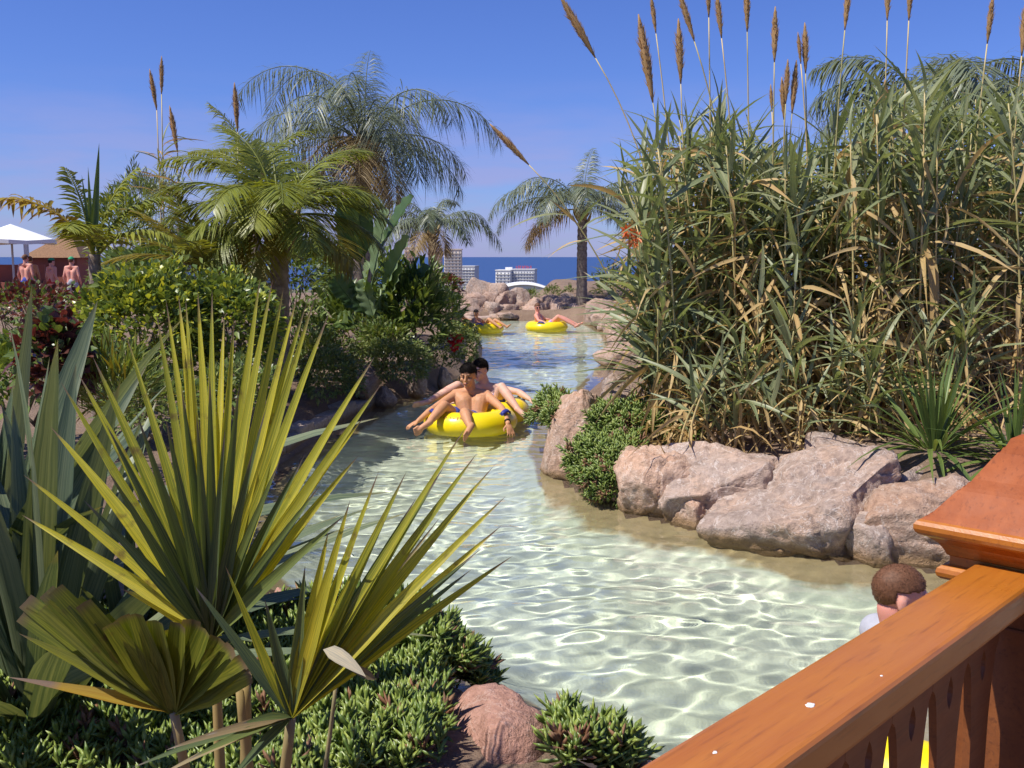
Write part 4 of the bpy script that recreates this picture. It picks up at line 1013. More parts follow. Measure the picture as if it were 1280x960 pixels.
for i, (a_, b_, y0, y1, Y_, lb) in enumerate(((190, 330, 285, 375, 25, 'dense bush behind the bushy feather palm'), (310, 430, 300, 390, 26, 'dense bush between the two left palm trunks'), (405, 525, 322, 400, 25.5, 'dense bush behind the lance-leaved shrubs'), (128, 210, 318, 380, 27, 'dense bush behind the young palm with the golden frond'))):
    shrub_px(lb, a_, b_, y0, y1, Y_, 1.2, 2000, .26, .08, (('shrub', .8), ('shrub_light', .35)), seed=60 + i)
for i, (a_, b_, y0, y1, Y_, lb) in enumerate(((360, 440, 415, 480, 13.4, 'low leafy bush between the ringed trunk and the shore'), (250, 345, 455, 530, 9.0, 'low leafy plants in front of the darker hedge wing'), (140, 250, 470, 545, 7.8, 'low leafy plants at the foot of the variegated hedge'), (440, 520, 400, 455, 14.4, 'low leafy bush below the paddle leaves'))):
    shrub_px(lb, a_, b_, y0, y1, Y_, .6, 1500, .10, .035, (('shrub', .7), ('mat', .5)), seed=70 + i)
shrub_px('low green plants beside the dark red shrub at the left edge', -60, 110, 430, 520, 8.6, .7, 1900, .16, .05, (('shrub', .7), ('shrub_light', .4)), seed=90)
shrub_px('green bushes behind the low dark red planting', -60, 120, 365, 420, 19, .8, 1500, .16, .06, (('shrub', .7), ('shrub_light', .4)), seed=91)
# creeping mats over the left shore
for i, (x0, x1, y0, y1, Y, n_, lb) in enumerate(((372, 450, 440, 505, 12.4, 3600, 'small-leaved creeping mat along the stone edging'), (440, 540, 425, 490, 13.7, 4200, 'small-leaved creeper covering the left shore rocks'), (530, 600, 410, 470, 16.0, 3000, 'creeper draped over the shore below the red flowers'), (568, 598, 404, 440, 21.5, 1000, 'creeper trailing to the water beside the far yellow tube'))):
    shrub_px(lb, x0, x1, y0, y1, Y, .7, n_, .065, .03, (('mat', .8), ('shrub', .4)), seed=30 + i, stems=0, name='creeper', cat='creeper', prof='oval', lumps=.2, inner=.75, upw=.2)
fl = thing('red_geranium', 'bright red flower heads on the creeper by the left shore', 'flowers', W(568, 432, 15.3))
for (x, y) in ((564, 424), (570, 428), (568, 434), (574, 423)):
    mb = MB(); c = W(x, y, 15.2); d = nrm(rng.normal(size=(46, 3))); leaf_batch(mb, c + d * .03, d, UP + rng.normal(0, .5, (46, 3)), .05, .045, .1, 2, 0, 'oval'); mb.build('flower_head', M['red_flower'], fl)
mb = MB()
for (x, y) in ((564, 424), (570, 428), (568, 434), (574, 423)): tube(mb, [W(568, 445, 15.4), W(x, y, 15.2)], .005, 5)
mb.build('stalk', M['shrub'], fl)
of = thing('orange_flowers', 'orange-red flower sprays at the river side of the reed thicket', 'flowers', W(790, 305, 9.2))
for (x, y) in ((783, 288), (792, 302), (788, 290), (797, 297)):
    mb = MB(); c = W(x, y, 8.8); d = nrm(rng.normal(size=(26, 3))); leaf_batch(mb, c + d * .01, d, UP + rng.normal(0, .5, (26, 3)), .06, .018, .1, 2, 0, 'lance'); mb.build('flower_spray', M['orange_flower'], of)
mb = MB(); tube(mb, [W(815, 420, 9.2), W(800, 340, 9.1), W(790, 296, 8.8)], .007, 5); mb.build('stalk', M['culm'], of)

# ================================================================== paddle-leaved plant
def paddle(t, base, tip, width, mat, normal, sag=.12):
    base, tip = np.asarray(base), np.asarray(tip); d = tip - base; L = np.linalg.norm(d); d = nrm(d + np.array([0, 0, sag * L]))
    n_ = 26; s = np.linspace(0, 1, n_); Sd = nrm(np.cross(d, normal)); Nn = np.cross(Sd, d)
    C = base + d * (L * s)[:, None]; C[:, 2] -= sag * L * s ** 2
    w = .5 * width * np.sqrt(np.clip(1 - (2 * np.clip((s - .22) / .78, 0, 1) - 1) ** 2, 0, 1))
    ph = rng.random() * 6
    mb = MB()
    for sg in (-1, 1):
        rag = 1 - .16 * (vnoise(np.stack([s * 11 + ph, 0 * s + sg, 0 * s], -1), 3) > .25)
        fr_ = np.linspace(0, 1, 5); grid = C[:, None] + (Sd * sg)[None, None] * (w * rag)[:, None, None] * fr_[None, :, None] + Nn[None, None] * ((w * .28)[:, None] * fr_[None] ** 1.0 + .02 * np.sin(s * 40 + ph)[:, None] * fr_[None] ** 2)[..., None]
        grid[:, :, :] += d[None, None] * (w[:, None, None] * .35 * fr_[None, :, None] ** 1.5)
        mb.add(grid, grid_faces(n_, 5), var=rng.random(), tt=np.repeat(s, 5) * .8)
    tube(mb, C, np.linspace(.016, .004, n_), 5, var=.9, tt=0.0)
    return mb.build('leaf', M[mat], t)
pb_ = W(470, 430, 14.9) * (1, 1, 0) + (0, 0, .3)
t = thing('paddle_leaf_plant', 'bird-of-paradise plant with big pale ribbed paddle leaves beside the tall palm', 'plant', pb_)
for (bx, by, tx, ty, w, mt, nx) in ((462, 370, 486, 255, .40, 'banana', -.2), (470, 385, 514, 290, .36, 'banana', -.5), (455, 372, 462, 330, .3, 'banana', .2), (475, 400, 505, 330, .3, 'banana', -.5),
                                    (455, 350, 428, 245, .34, 'banana_dark', .5), (458, 340, 445, 238, .3, 'banana_dark', .6), (465, 330, 520, 240, .32, 'banana_dark', -.7), (450, 390, 415, 345, .3, 'banana_dark', .5), (465, 400, 432, 360, .3, 'banana_dark', .2),
                                    (478, 400, 540, 330, .3, 'banana_dark', -.6), (455, 410, 420, 400, .28, 'shrub', .3), (470, 410, 452, 345, .26, 'banana', .1), (480, 420, 530, 385, .26, 'banana_dark', -.3)):
    paddle(t, W(bx, by, 14.9 + rng.normal(0, .1)), W(tx, ty, 14.6 + rng.normal(0, .15)), w * 1.25, mt, np.array([nx - .6, -.7, .7]), sag=.06)
for i in range(7):
    mb = MB(); e_ = W(452 + i * 5, 385 - (i % 3) * 14, 14.9); s = np.linspace(0, 1, 5)[:, None]; a_ = pb_ + (rng.normal(0, .08), rng.normal(0, .08), -.1); tube(mb, a_ * (1 - s) + e_ * s, np.linspace(.035, .018, 5), 6, var=.4); mb.build('leaf_stalk', M['banana'], t)

# plumed reeds on the left
for i, (x0, y0, x1, y1, xb) in enumerate(((187, 86, 196, 138, 206), (202, 70, 202, 118, 205), (212, 132, 222, 190, 222), (293, 103, 297, 165, 300))):
    Y = 15.0; a_, b_ = W(x0, y0, Y), W(x1, y1, Y); bs = W(xb, 400, Y) * (1, 1, 0) + (0, 0, .25); pl = np.linalg.norm(a_ - b_)
    t = thing('giant_reed', 'thin plumed reed rising above the palms on the left bank', 'reed', bs, 'plumed reeds on the left bank')
    s = np.linspace(0, 1, 8)[:, None]; P = bs * (1 - s) + b_ * s; mb = MB(); tube(mb, P, np.linspace(.014, .007, 8), 6, var=.4); mb.build('culm', M['culm'], t)
    place(PM[i % 3], 'plume', t, b_, a_ - b_, np.array([1., .3, 0]), (pl * .95, pl, pl))
    if i == 3: continue
    for q in range(20):
        u_ = rng.uniform(.62, .86); p = bs * (1 - u_) + b_ * u_; ln = rng.uniform(.3, .5)
        place(RD[rng.integers(4)] if q % 2 else RL[rng.integers(8)], 'leaf', t, p, dirs(rng.random() * 6.283, R(rng.uniform(10, 70))), UP + rng.normal(0, .3, 3), ln)

# ================================================================== swimming tubes
m, n, l, b = new_mat('yellow_vinyl')
ns = _noise(n, l, 7.0, 4, .6, _coord(n, l))
l.new(_mix(n, l, ns, (.80, .60, .002), (.88, .68, .012)), b.inputs['Base Color'])
b.inputs['Roughness'].default_value = .32; b.inputs['Specular IOR Level'].default_value = .5
b.inputs['Subsurface Weight'].default_value = .12; b.inputs['Subsurface Radius'].default_value = (.05, .04, .005)
_bump(n, l, b, _noise(n, l, 11.0, 3, .5, _coord(n, l)), .12, .02)
M['vinyl'] = m
M['handle'] = plain('blue_webbing', (.03, .035, .22), .6)
M['print'] = plain('brown_print', (.42, .17, .01), .6)
def ring(mb, c, Rm, r, nseg=72, m_=22, flat=.92, ph=0.0):
    a = np.linspace(0, 2 * np.pi, nseg, endpoint=False); q = np.linspace(0, 2 * np.pi, m_, endpoint=False)
    A, Q = np.meshgrid(a, q, indexing='ij')
    rr = r * (1 + .015 * np.sin(A * 9 + ph) * np.cos(Q) + .012 * np.cos(A * 23 + ph) * (np.abs(np.sin(Q)) < .25))
    # moulded seam round the outer and inner equator
    rr = rr * (1 + .03 * np.exp(-(np.sin(Q) / .07) ** 2))
    x = (Rm + rr * np.cos(Q)) * np.cos(A); y = (Rm + rr * np.cos(Q)) * np.sin(A); z = rr * np.sin(Q) * flat
    V = np.stack([x, y, z], -1) + np.asarray(c)
    i = np.arange(nseg * m_).reshape(nseg, m_); j = np.roll(i, -1, 0)
    mb.add(V, np.stack([i, j, np.roll(j, -1, 1), np.roll(i, -1, 1)], -1)); return mb
def swim_tube(label, centres, Rm=.375, r=.165, zc=.10, handles=(), prints=(), name='swim_tube'):
    c0 = np.array([*centres[0], 0.0]); t = thing(name, label, 'swim tube', c0)
    for i, c in enumerate(centres):
        mb = MB(); ring(mb, (*c, zc), Rm, r, ph=i * 2.0); o = mb.build('ring', M['vinyl'], t); o.cycles.is_caustics_receiver = True
        mb = MB(); a = 1.1 + i; p = np.array([c[0] + (Rm) * math.cos(a), c[1] + Rm * math.sin(a), zc + r * .9]); tube(mb, [p, p + (0, 0, .025)], .012, 8); mb.build('valve', M['vinyl'], t)
    for (ci, ang) in handles:
        c = centres[ci]; a = R(ang); er = np.array([math.cos(a), math.sin(a), 0]); et = np.array([-math.sin(a), math.cos(a), 0])
        q = R(58); p0 = np.array([*c, zc]) + er * (Rm + r * math.cos(q)) + UP * r * math.sin(q) * .92; nn = er * math.cos(q) + UP * math.sin(q)
        s = np.linspace(-1, 1, 13); P = p0 + et * (s * .085)[:, None] + nn * (.034 * np.cos(s * np.pi / 2) ** .5 + .002)[:, None]
        tv = np.cross(nn, et); mb = MB(); Vv = np.stack([P + tv * .024 + nn * .004, P - tv * .024 + nn * .004, P - tv * .024 - nn * .004, P + tv * .024 - nn * .004], 1)
        mb.add(Vv, grid_faces(13, 4, True)); h = mb.build('handle', M['handle'], t)
        for sg in (-1, 1):
            pc = p0 + et * sg * .085; mb = MB(); g = [pc + et * x * .03 + tv * y * .034 + nn * (.006 - .018 * (x * x * .3 + y * y)) for x in (-1, 0, 1) for y in (-1, 0, 1)]
            mb.add(g, grid_faces(3, 3)); mb.build('patch', M['handle'], h)
    for (ci, a0, a1, qd, cnt) in prints:
        c = centres[ci]; pr = np.random.default_rng(3)
        for k_ in range(cnt):
            a = R(a0 + (a1 - a0) * k_ / (cnt - 1)); er = np.array([math.cos(a), math.sin(a), 0]); et = np.array([-math.sin(a), math.cos(a), 0])
            mb = MB()
            for st in range(2):
                q0 = R(qd + pr.uniform(-4, 4)); q1 = R(qd + pr.uniform(5, 13)); of_ = pr.uniform(-.012, .012)
                g = []
                for q in np.linspace(q0, q1, 4):
                    p = np.array([*c, zc]) + er * (Rm + r * 1.03 * math.cos(q)) + UP * r * 1.03 * math.sin(q) * .92
                    g += [p + et * (of_ - .005), p + et * (of_ + .005)]
                mb.add(g, grid_faces(4, 2))
            mb.build('printed_letter', M['print'], t)
    return t

# ================================================================== people
def skin(name, c, red):
    m, n, l, b = new_mat(name); cd = _coord(n, l)
    f = _ramp(n, l, _noise(n, l, 6, 4, .6, cd), (.35, 0.0), (.7, 1.0))
    l.new(_mix(n, l, f, c, red), b.inputs['Base Color'])
    b.inputs['Roughness'].default_value = .58; b.inputs['Specular IOR Level'].default_value = .35; b.inputs['Subsurface Weight'].default_value = .15; b.inputs['Subsurface Radius'].default_value = (.02, .008, .004)
    return m
M['skin_tan'] = skin('tanned_skin', (.52, .26, .13), (.58, .28, .15))
M['skin_fair'] = skin('fair_skin', (.68, .42, .31), (.70, .38, .28))
M['skin_red'] = skin('sunburnt_skin', (.66, .33, .24), (.68, .26, .20))
M['hair_black'] = plain('black_hair', (.012, .009, .008), .75, (.03, .022, .018), 60, .8, spec=.2)
M['hair_brown'] = plain('brown_hair', (.10, .045, .022), .6, (.17, .075, .038), 120, .0, spec=.25)
M['dark'] = plain('dark_features', (.02, .012, .01), .3)
M['lip'] = plain('lips', (.42, .16, .12), .4)
M['cloth_blue'] = plain('blue_shorts', (.04, .06, .3), .8, (.06, .09, .4), 20)
M['cloth_red'] = plain('red_shorts', (.55, .03, .03), .8, (.45, .02, .02), 20)
M['cloth_purple'] = plain('patterned_shorts', (.18, .04, .3), .8, (.6, .45, .65), 26)
M['cloth_grey'] = plain('grey_shirt', (.36, .36, .40), .85, (.42, .42, .46), 18, .2)
M['cloth_green'] = plain('green_cap', (.02, .3, .12), .8)
M['glasses'] = plain('dark_glasses', (.01, .01, .012), .1)
def capsule(mb, a, ra, b, rb, n=14, h=4):
    a, b = np.asarray(a, float), np.asarray(b, float); d = b - a; L = np.linalg.norm(d); d = d / max(L, 1e-6)
    ref = np.array([0, 0, 1.0]) if abs(d[2]) < .9 else np.array([1.0, 0, 0]); x = nrm(np.cross(d, ref)); y = np.cross(d, x)
    an = np.linspace(0, 2 * np.pi, n, endpoint=False); rows = []
    for i in range(1, h + 1): q = np.pi / 2 * (1 - i / h); rows.append((a - d * ra * math.sin(q), ra * math.cos(q)))
    for i in range(h): q = np.pi / 2 * i / h; rows.append((b + d * rb * math.sin(q), rb * math.cos(q)))
    V = [p + r_ * (x * math.cos(t) + y * math.sin(t)) for p, r_ in rows for t in an]
    m_ = len(rows); Vn = np.array(V + [a - d * ra, b + d * rb]); i = np.arange(n); j = (i + 1) % n
    T = np.concatenate([np.stack([j, i, np.full(n, m_ * n)], -1), np.stack([(m_ - 1) * n + i, (m_ - 1) * n + j, np.full(n, m_ * n + 1)], -1)])
    mb.add(Vn, grid_faces(m_, n, True), T)
def ellip(mb, c, ax, rad, sub=3):
    V, T = ICO[sub]; mb.add(np.asarray(c) + (V * np.array(rad)) @ np.array(ax), None, T)
def fuse(mb, name, mat, parent, voxel, smooth=6, fac=.5):
    """weld overlapping volumes into one continuous skin"""
    m0 = mb.mesh('tmp', None, None); o = bpy.data.objects.new('tmp', m0); COL.objects.link(o)
    r_ = o.modifiers.new('r', 'REMESH'); r_.mode = 'VOXEL'; r_.voxel_size = voxel; r_.use_smooth_shade = True
    s_ = o.modifiers.new('s', 'SMOOTH'); s_.iterations = smooth; s_.factor = fac
    dg = bpy.context.evaluated_depsgraph_get(); me = bpy.data.meshes.new_from_object(o.evaluated_get(dg))
    bpy.data.objects.remove(o); bpy.data.meshes.remove(m0)
    me.name = name; me.materials.clear(); me.materials.append(mat)
    off = WLOC[parent]; V = np.empty(len(me.vertices) * 3, np.float32); me.vertices.foreach_get('co', V); V = V.reshape(-1, 3) - off.astype(np.float32); me.vertices.foreach_set('co', V.ravel())
    me.polygons.foreach_set('use_smooth', np.ones(len(me.polygons), bool)); me.update()
    ob = bpy.data.objects.new(name, me); COL.objects.link(ob); ob.parent = parent; WLOC[ob] = off; return ob
def hand(mb, w, d, up, s=1.0, spread=.22, curl=.35, thumb=1):
    """wrist w, pointing d, back of the hand towards up"""
    d = nrm(d); sd = nrm(np.cross(d, up)); up = np.cross(sd, d); w = np.asarray(w)
    ellip(mb, w + d * .045 * s, np.stack([sd, d, up]), (.04 * s, .055 * s, .017 * s), 2)
    for i, (o_, ln) in enumerate(((-.031, .062), (-.011, .072), (.010, .068), (.030, .052))):
        k0 = w + d * .085 * s + sd * o_ * s; d1 = nrm(d + sd * (o_ / .03) * spread - up * .12); k1 = k0 + d1 * ln * .55 * s; d2 = nrm(d1 - up * curl); k2 = k1 + d2 * ln * .5 * s
        capsule(mb, k0 - d * .02 * s, .0095 * s, k1, .0085 * s, 8, 3); capsule(mb, k1, .0085 * s, k2, .007 * s, 8, 3)
    k0 = w + d * .03 * s - sd * .034 * s * thumb; k1 = k0 + nrm(d * .7 - sd * .75 * thumb) * .04 * s; k2 = k1 + nrm(d - sd * .25 * thumb) * .03 * s
    capsule(mb, k0, .012 * s, k1, .0105 * s, 8, 3); capsule(mb, k1, .0105 * s, k2, .008 * s, 8, 3)
def person(label, J, skin_m, hair_m, voxel=.009, fwd=(0, -1, 0), hup=(0, 0, 1), s=1.0, shorts=None, shirt=None, glasses=False, hair_len=0.0, cap=None, wrist=None, group=None, hair_k=1.0):
    """J: pelvis, chest, neck, head, and per side s in (r, l): sh, el, wr, hd, hip, kn, an, toe"""
    J = {k: np.asarray(v, float) for k, v in J.items()}
    t = thing('person', label, 'person', (J['pelvis'][0], J['pelvis'][1], min(J['pelvis'][2], 0) - .1), group)
    f = nrm(fwd); u_ = nrm(np.asarray(hup, float) - f * np.dot(hup, f)); rt = np.cross(f, u_); ax = np.stack([rt, f, u_])
    mb = MB(); hd = J['head']; P = lambda x, y, z: hd + (rt * x + f * y + u_ * z) * s
    # head
    ellip(mb, P(0, -.008, .03), ax, np.array((.075, .096, .088)) * s); ellip(mb, P(0, .028, -.042), ax, np.array((.058, .066, .07)) * s)
    ellip(mb, P(0, .066, -.098), ax, np.array((.028, .024, .022)) * s, 2); capsule(mb, P(0, .092, .012), .009 * s, P(0, .112, -.026), .014 * s, 8)
    capsule(mb, P(-.034, .078, .026), .014 * s, P(.034, .078, .026), .014 * s, 8); capsule(mb, P(-.016, .088, -.062), .010 * s, P(.016, .088, -.062), .010 * s, 8)
    for sg in (-1, 1):
        ellip(mb, P(.077 * sg, -.012, -.008), ax, np.array((.011, .021, .033)) * s, 2); ellip(mb, P(.042 * sg, .062, -.025), ax, np.array((.026, .025, .024)) * s, 2)
    capsule(mb, P(0, -.026, -.05), .06 * s, J['neck'], .062 * s)
    # trunk
    spine = nrm(J['chest'] - J['pelvis']); across = nrm(J['shl'] - J['shr'])
    capsule(mb, J['shr'], .058 * s, J['neck'] - spine * .02 * s, .052 * s); capsule(mb, J['shl'], .058 * s, J['neck'] - spine * .02 * s, .052 * s)
    for sg in (-1, 1):
        capsule(mb, J['chest'] + across * .085 * sg * s, .098 * s, J['pelvis'] + across * .06 * sg * s + spine * .14 * s, .088 * s)
        capsule(mb, J['pelvis'] + across * .06 * sg * s + spine * .16 * s, .088 * s, J['pelvis'] + across * .07 * sg * s, .1 * s)
        capsule(mb, J['chest'] + across * .085 * sg * s, .098 * s, (J['shl'] if sg > 0 else J['shr']), .06 * s)
    for q in 'rl':
        capsule(mb, J['sh' + q], .055 * s, J['sh' + q] * .45 + J['el' + q] * .55, .046 * s); capsule(mb, J['sh' + q] * .45 + J['el' + q] * .55, .046 * s, J['el' + q], .037 * s)
        capsule(mb, J['el' + q], .037 * s, J['el' + q] * .68 + J['wr' + q] * .32, .041 * s); capsule(mb, J['el' + q] * .68 + J['wr' + q] * .32, .041 * s, J['wr' + q], .026 * s)
        capsule(mb, J['hip' + q], .088 * s, J['hip' + q] * .4 + J['kn' + q] * .6, .072 * s); capsule(mb, J['hip' + q] * .4 + J['kn' + q] * .6, .072 * s, J['kn' + q], .055 * s)
        capsule(mb, J['kn' + q], .054 * s, J['kn' + q] * .68 + J['an' + q] * .32, .056 * s); capsule(mb, J['kn' + q] * .68 + J['an' + q] * .32, .056 * s, J['an' + q], .034 * s)
        shin = nrm(J['an' + q] - J['kn' + q]); td = nrm(J['toe' + q] - J['an' + q])
        capsule(mb, J['an' + q] + shin * .03 * s - td * .03 * s, .034 * s, J['an' + q] + td * .1 * s + shin * .035 * s, .03 * s); tp = J['an' + q] + td * .1 * s + shin * .035 * s
        sx_ = nrm(np.cross(td, shin))
        for k_ in range(5): o_ = (k_ - 2) * .017; capsule(mb, tp + sx_ * o_ * s, .016 * s, tp + sx_ * o_ * 1.1 * s + td * (.065 - .006 * abs(k_ - 1)) * s, .011 * s, 8, 3)
        hand(mb, J['wr' + q], J['hd' + q] - J['wr' + q], J.get('up' + q, UP), s, thumb=1 if q == 'r' else -1)
    body = fuse(mb, 'body', M[skin_m], t, voxel, 5); body.cycles.is_caustics_receiver = True
    # hair
    V, T = ICO[5]; V = V.copy(); y_, z_ = V[:, 1], V[:, 2]
    line = .20 + .10 * np.cos(V[:, 0] * 4) + .07 * vnoise(V * 13, 2)               # hairline: no hair on the face or below the ears
    face = sstep(y_, .15, .35) * sstep(line - z_, -.06, .06) + sstep(-z_ - .30 + .5 * y_ - hair_len, .0, .1) + (np.abs(V[:, 0]) > .8) * (z_ < .05) * (y_ > -.25)
    fm_ = np.clip(face, 0, 1)
    off_ = np.where(fm_ > .8, -.10, hair_k * (.07 + .03 * np.clip(z_, 0, 1)) * (1 - fm_) - .045 * fm_ + .012 * fbm(V * 5, 2, 4))
    Vh = V * np.array((.078, .099, .092)) * s * (1 + off_)[:, None]
    mb = MB(); mb.add(P(0, -.01, .034) + Vh @ ax, None, T)
    if voxel < .01:
        hr_ = np.random.default_rng(9); hs_ = np.flatnonzero(fm_ < .55); hs_ = hr_.choice(hs_, 5200); Nn = nrm(V[hs_] @ ax); Dh = nrm(Nn + hr_.normal(0, .25, Nn.shape) + u_ * .25 + f * .2)
        leaf_batch(mb, (P(0, -.01, .034) + Vh @ ax)[hs_] - Nn * .004 + hr_.normal(0, .002, Nn.shape), Dh, hr_.normal(size=Nn.shape), .02 * s * hair_k, .0022, 0, 2, 0, 'lance')
    mb.build('hair', M[hair_m], t)
    for sg in (-1, 1):
        mb = MB(); ellip(mb, P(.032 * sg, .083, .004), ax, np.array((.013, .008, .0065)) * s, 2); mb.build('eye', M['dark'], t)
        mb = MB(); capsule(mb, P(.016 * sg, .093, .026), .0045 * s, P(.05 * sg, .080, .027), .0035 * s, 8); mb.build('eyebrow', M[hair_m], t)
    mb = MB(); ellip(mb, P(0, .096, -.062), ax, np.array((.023, .007, .008)) * s, 2); mb.build('mouth', M['lip'], t)
    if glasses:
        mb = MB()
        for sg in (-1, 1): ellip(mb, P(.034 * sg, .093, .006), ax, np.array((.03, .012, .02)) * s, 2); capsule(mb, P(.062 * sg, .085, .01), .004 * s, P(.078 * sg, .0, .012), .004 * s, 6)
        mb.build('sunglasses', M['glasses'], t)
    if cap:
        mb = MB(); V, T = ICO[4]; Vc = V * np.array((.088, .108, .1)) * s; Vc[:, 2] = np.maximum(Vc[:, 2], .02 * s); mb.add(P(0, -.01, .045) + Vc @ ax, None, T); mb.build('cap', M[cap], t)
    if shorts:
        mb = MB()
        for q in 'rl':
            capsule(mb, J['hip' + q], .098 * s, J['hip' + q] * .45 + J['kn' + q] * .55, .088 * s); capsule(mb, J['pelvis'] + spine * .06 * s, .118 * s, J['hip' + q], .1 * s)
        fuse(mb, 'swim_shorts', M[shorts], t, max(voxel, .01), 4)
    if shirt:
        mb = MB()
        for sg in (-1, 1):
            capsule(mb, J['chest'] + across * .085 * sg * s, .112 * s, J['pelvis'] + across * .07 * sg * s, .112 * s); sh = J['shl'] if sg > 0 else J['shr']; el_ = J['ell'] if sg > 0 else J['elr']
            capsule(mb, sh, .071 * s, sh * .4 + el_ * .6, .062 * s); capsule(mb, sh, .071 * s, J['neck'] - spine * .045 * s, .066 * s); capsule(mb, J['chest'] + across * .085 * sg * s, .11 * s, sh, .072 * s)
        fuse(mb, 'shirt', M[shirt], t, max(voxel, .009), 4)
    if wrist:
        for off_w in (.02, .036):
            q = wrist; a = J['wr' + q]; d = nrm(J['el' + q] - a); mb = MB(); ang = np.linspace(0, 2 * np.pi, 15); x = nrm(np.cross(d, UP)); y = np.cross(d, x)
            tube(mb, a + d * off_w * s + (x[None] * np.cos(ang)[:, None] + y[None] * np.sin(ang)[:, None]) * .031 * s, .005, 6, cap=False); mb.build('bracelet', M['dark'], t)
    return t
def lie(c, face, s=1.0, zc=0.12, knees=(.34, .30), out=.62, spread=.16, arms='rim', lean=.45):
    """a bather sunk in the hole of a ring at c, legs over the rim on the side he faces"""
    f = np.array([math.sin(face), math.cos(face), 0]); r_ = np.array([f[1], -f[0], 0.0]); c = np.array([*c, 0.0]); J = {}
    J['pelvis'] = c - f * .05 + UP * .02; J['chest'] = c - f * (.08 + lean * .38 * s) + UP * .30 * s; J['neck'] = J['chest'] - f * .04 + UP * .16 * s; J['head'] = J['neck'] + f * .0 + UP * .15 * s
    for q, sg in (('r', 1), ('l', -1)):
        J['sh' + q] = J['neck'] + r_ * .165 * sg * s - UP * .05 * s; J['el' + q] = J['sh' + q] + r_ * .2 * sg * s + f * .12 - UP * .12 * s; J['wr' + q] = J['el' + q] + f * .2 * s + r_ * .06 * sg - UP * .04; J['hd' + q] = J['wr' + q] + f * .08 + r_ * .03 * sg - UP * .04
        J['hip' + q] = J['pelvis'] + r_ * .085 * sg * s; J['kn' + q] = c + f * .36 * s + r_ * spread * sg + UP * (knees[0] if q == 'r' else knees[1]); J['an' + q] = c + f * (out + .12) * s + r_ * spread * 1.1 * sg + UP * .16; J['toe' + q] = J['an' + q] + f * .12 + UP * .09
    return J
# the two bathers on the double tube
cF = W(588, 500, 11.52)[:2]; cB = W(608, 500, 12.3)[:2]
swim_tube('double yellow tube with blue handles carrying the two dark-haired bathers', [cF, cB], handles=((0, 205), (0, -28), (1, 22), (1, 160)), prints=((0, 225, 265, 40, 9),), name='double_swim_tube')
Y = 11.5
J = dict(pelvis=(cF[0] + .02, 11.55, .03), chest=W(590, 503, 11.66), neck=W(588, 487, 11.74), head=W(585, 470, 11.70),
         shr=W(570, 493, 11.72), elr=W(543, 510, 11.45), wrr=W(523, 526, 11.25), hdr=W(512, 532, 11.2), shl=W(608, 494, 11.72), ell=W(627, 510, 11.45), wrl=W(635, 529, 11.15), hdl=W(638, 539, 11.10),
         hipr=(cF[0] - .08, 11.5, .06), knr=W(555, 507, 11.2), anr=W(537, 527, 11.0), toer=W(524, 536, 10.97), hipl=(cF[0] + .1, 11.5, .06), knl=W(581, 516, 11.08), anl=W(587, 532, 10.9), toel=W(582, 540, 10.82))
person('tanned dark-haired bather sitting in the front ring of the double yellow tube', J, 'skin_tan', 'hair_black', .0075, fwd=(-.25, -1, -.12), shorts='cloth_blue', wrist='l', s=1.1)
J = dict(pelvis=(cB[0] + .02, 12.3, .03), chest=W(610, 498, 12.42), neck=W(606, 480, 12.5), head=W(600, 463, 12.45),
         shr=W(591, 487, 12.45), elr=W(578, 499, 12.25), wrr=W(568, 503, 12.05), hdr=W(562, 505, 11.98), shl=W(624, 486, 12.45), ell=W(648, 490, 12.3), wrl=W(662, 499, 12.15), hdl=W(672, 505, 12.1),
         hipr=(cB[0] - .1, 12.22, .08), knr=W(572, 482, 11.95), anr=W(537, 501, 11.78), toer=W(523, 504, 11.75), hipl=(cB[0] + .1, 12.22, .08), knl=W(627, 484, 11.98), anl=W(647, 511, 11.75), toel=W(655, 518, 11.7))
person('fair-skinned dark-haired bather sitting behind in the rear ring of the double tube', J, 'skin_fair', 'hair_black', .0075, fwd=(-.55, -1, -.1), shorts='cloth_blue', s=1.06)
# far bather with sunglasses
c1 = G(684, 415)[:2] + (0, .5)
swim_tube('single yellow tube floating below the right palm', [c1], Rm=.40, r=.17, handles=((0, 250), (0, 70)))
J = lie(c1, R(105), 1.0, knees=(.40, .36), out=.7, lean=.35)
person('sunburnt bather with sunglasses lying in the single yellow tube', J, 'skin_red', 'hair_brown', .013, fwd=(.25, -1, 0), shorts='cloth_purple', glasses=True)
c2 = G(603, 417)[:2] + (0, .5)
swim_tube('yellow tube half hidden by the left shore plants', [c2, c2 + np.array((-.74, .25))], Rm=.38, r=.165, handles=((0, 260),))
J = lie(c2, R(120), .8, knees=(.36, .32), out=.66, lean=.3)
person('child with red shorts sitting in front in the yellow tube by the left shore', J, 'skin_tan', 'hair_black', .013, fwd=(.2, -1, 0), s=.85, shorts='cloth_red')
J = lie(c2 + np.array((-.62, .3)), R(125), 1.0, lean=.1, knees=(.3, .3)); 
person('dark-haired adult sitting behind the child in the half hidden yellow tube', J, 'skin_tan', 'hair_black', .013, fwd=(.25, -1, 0), shorts='cloth_blue')
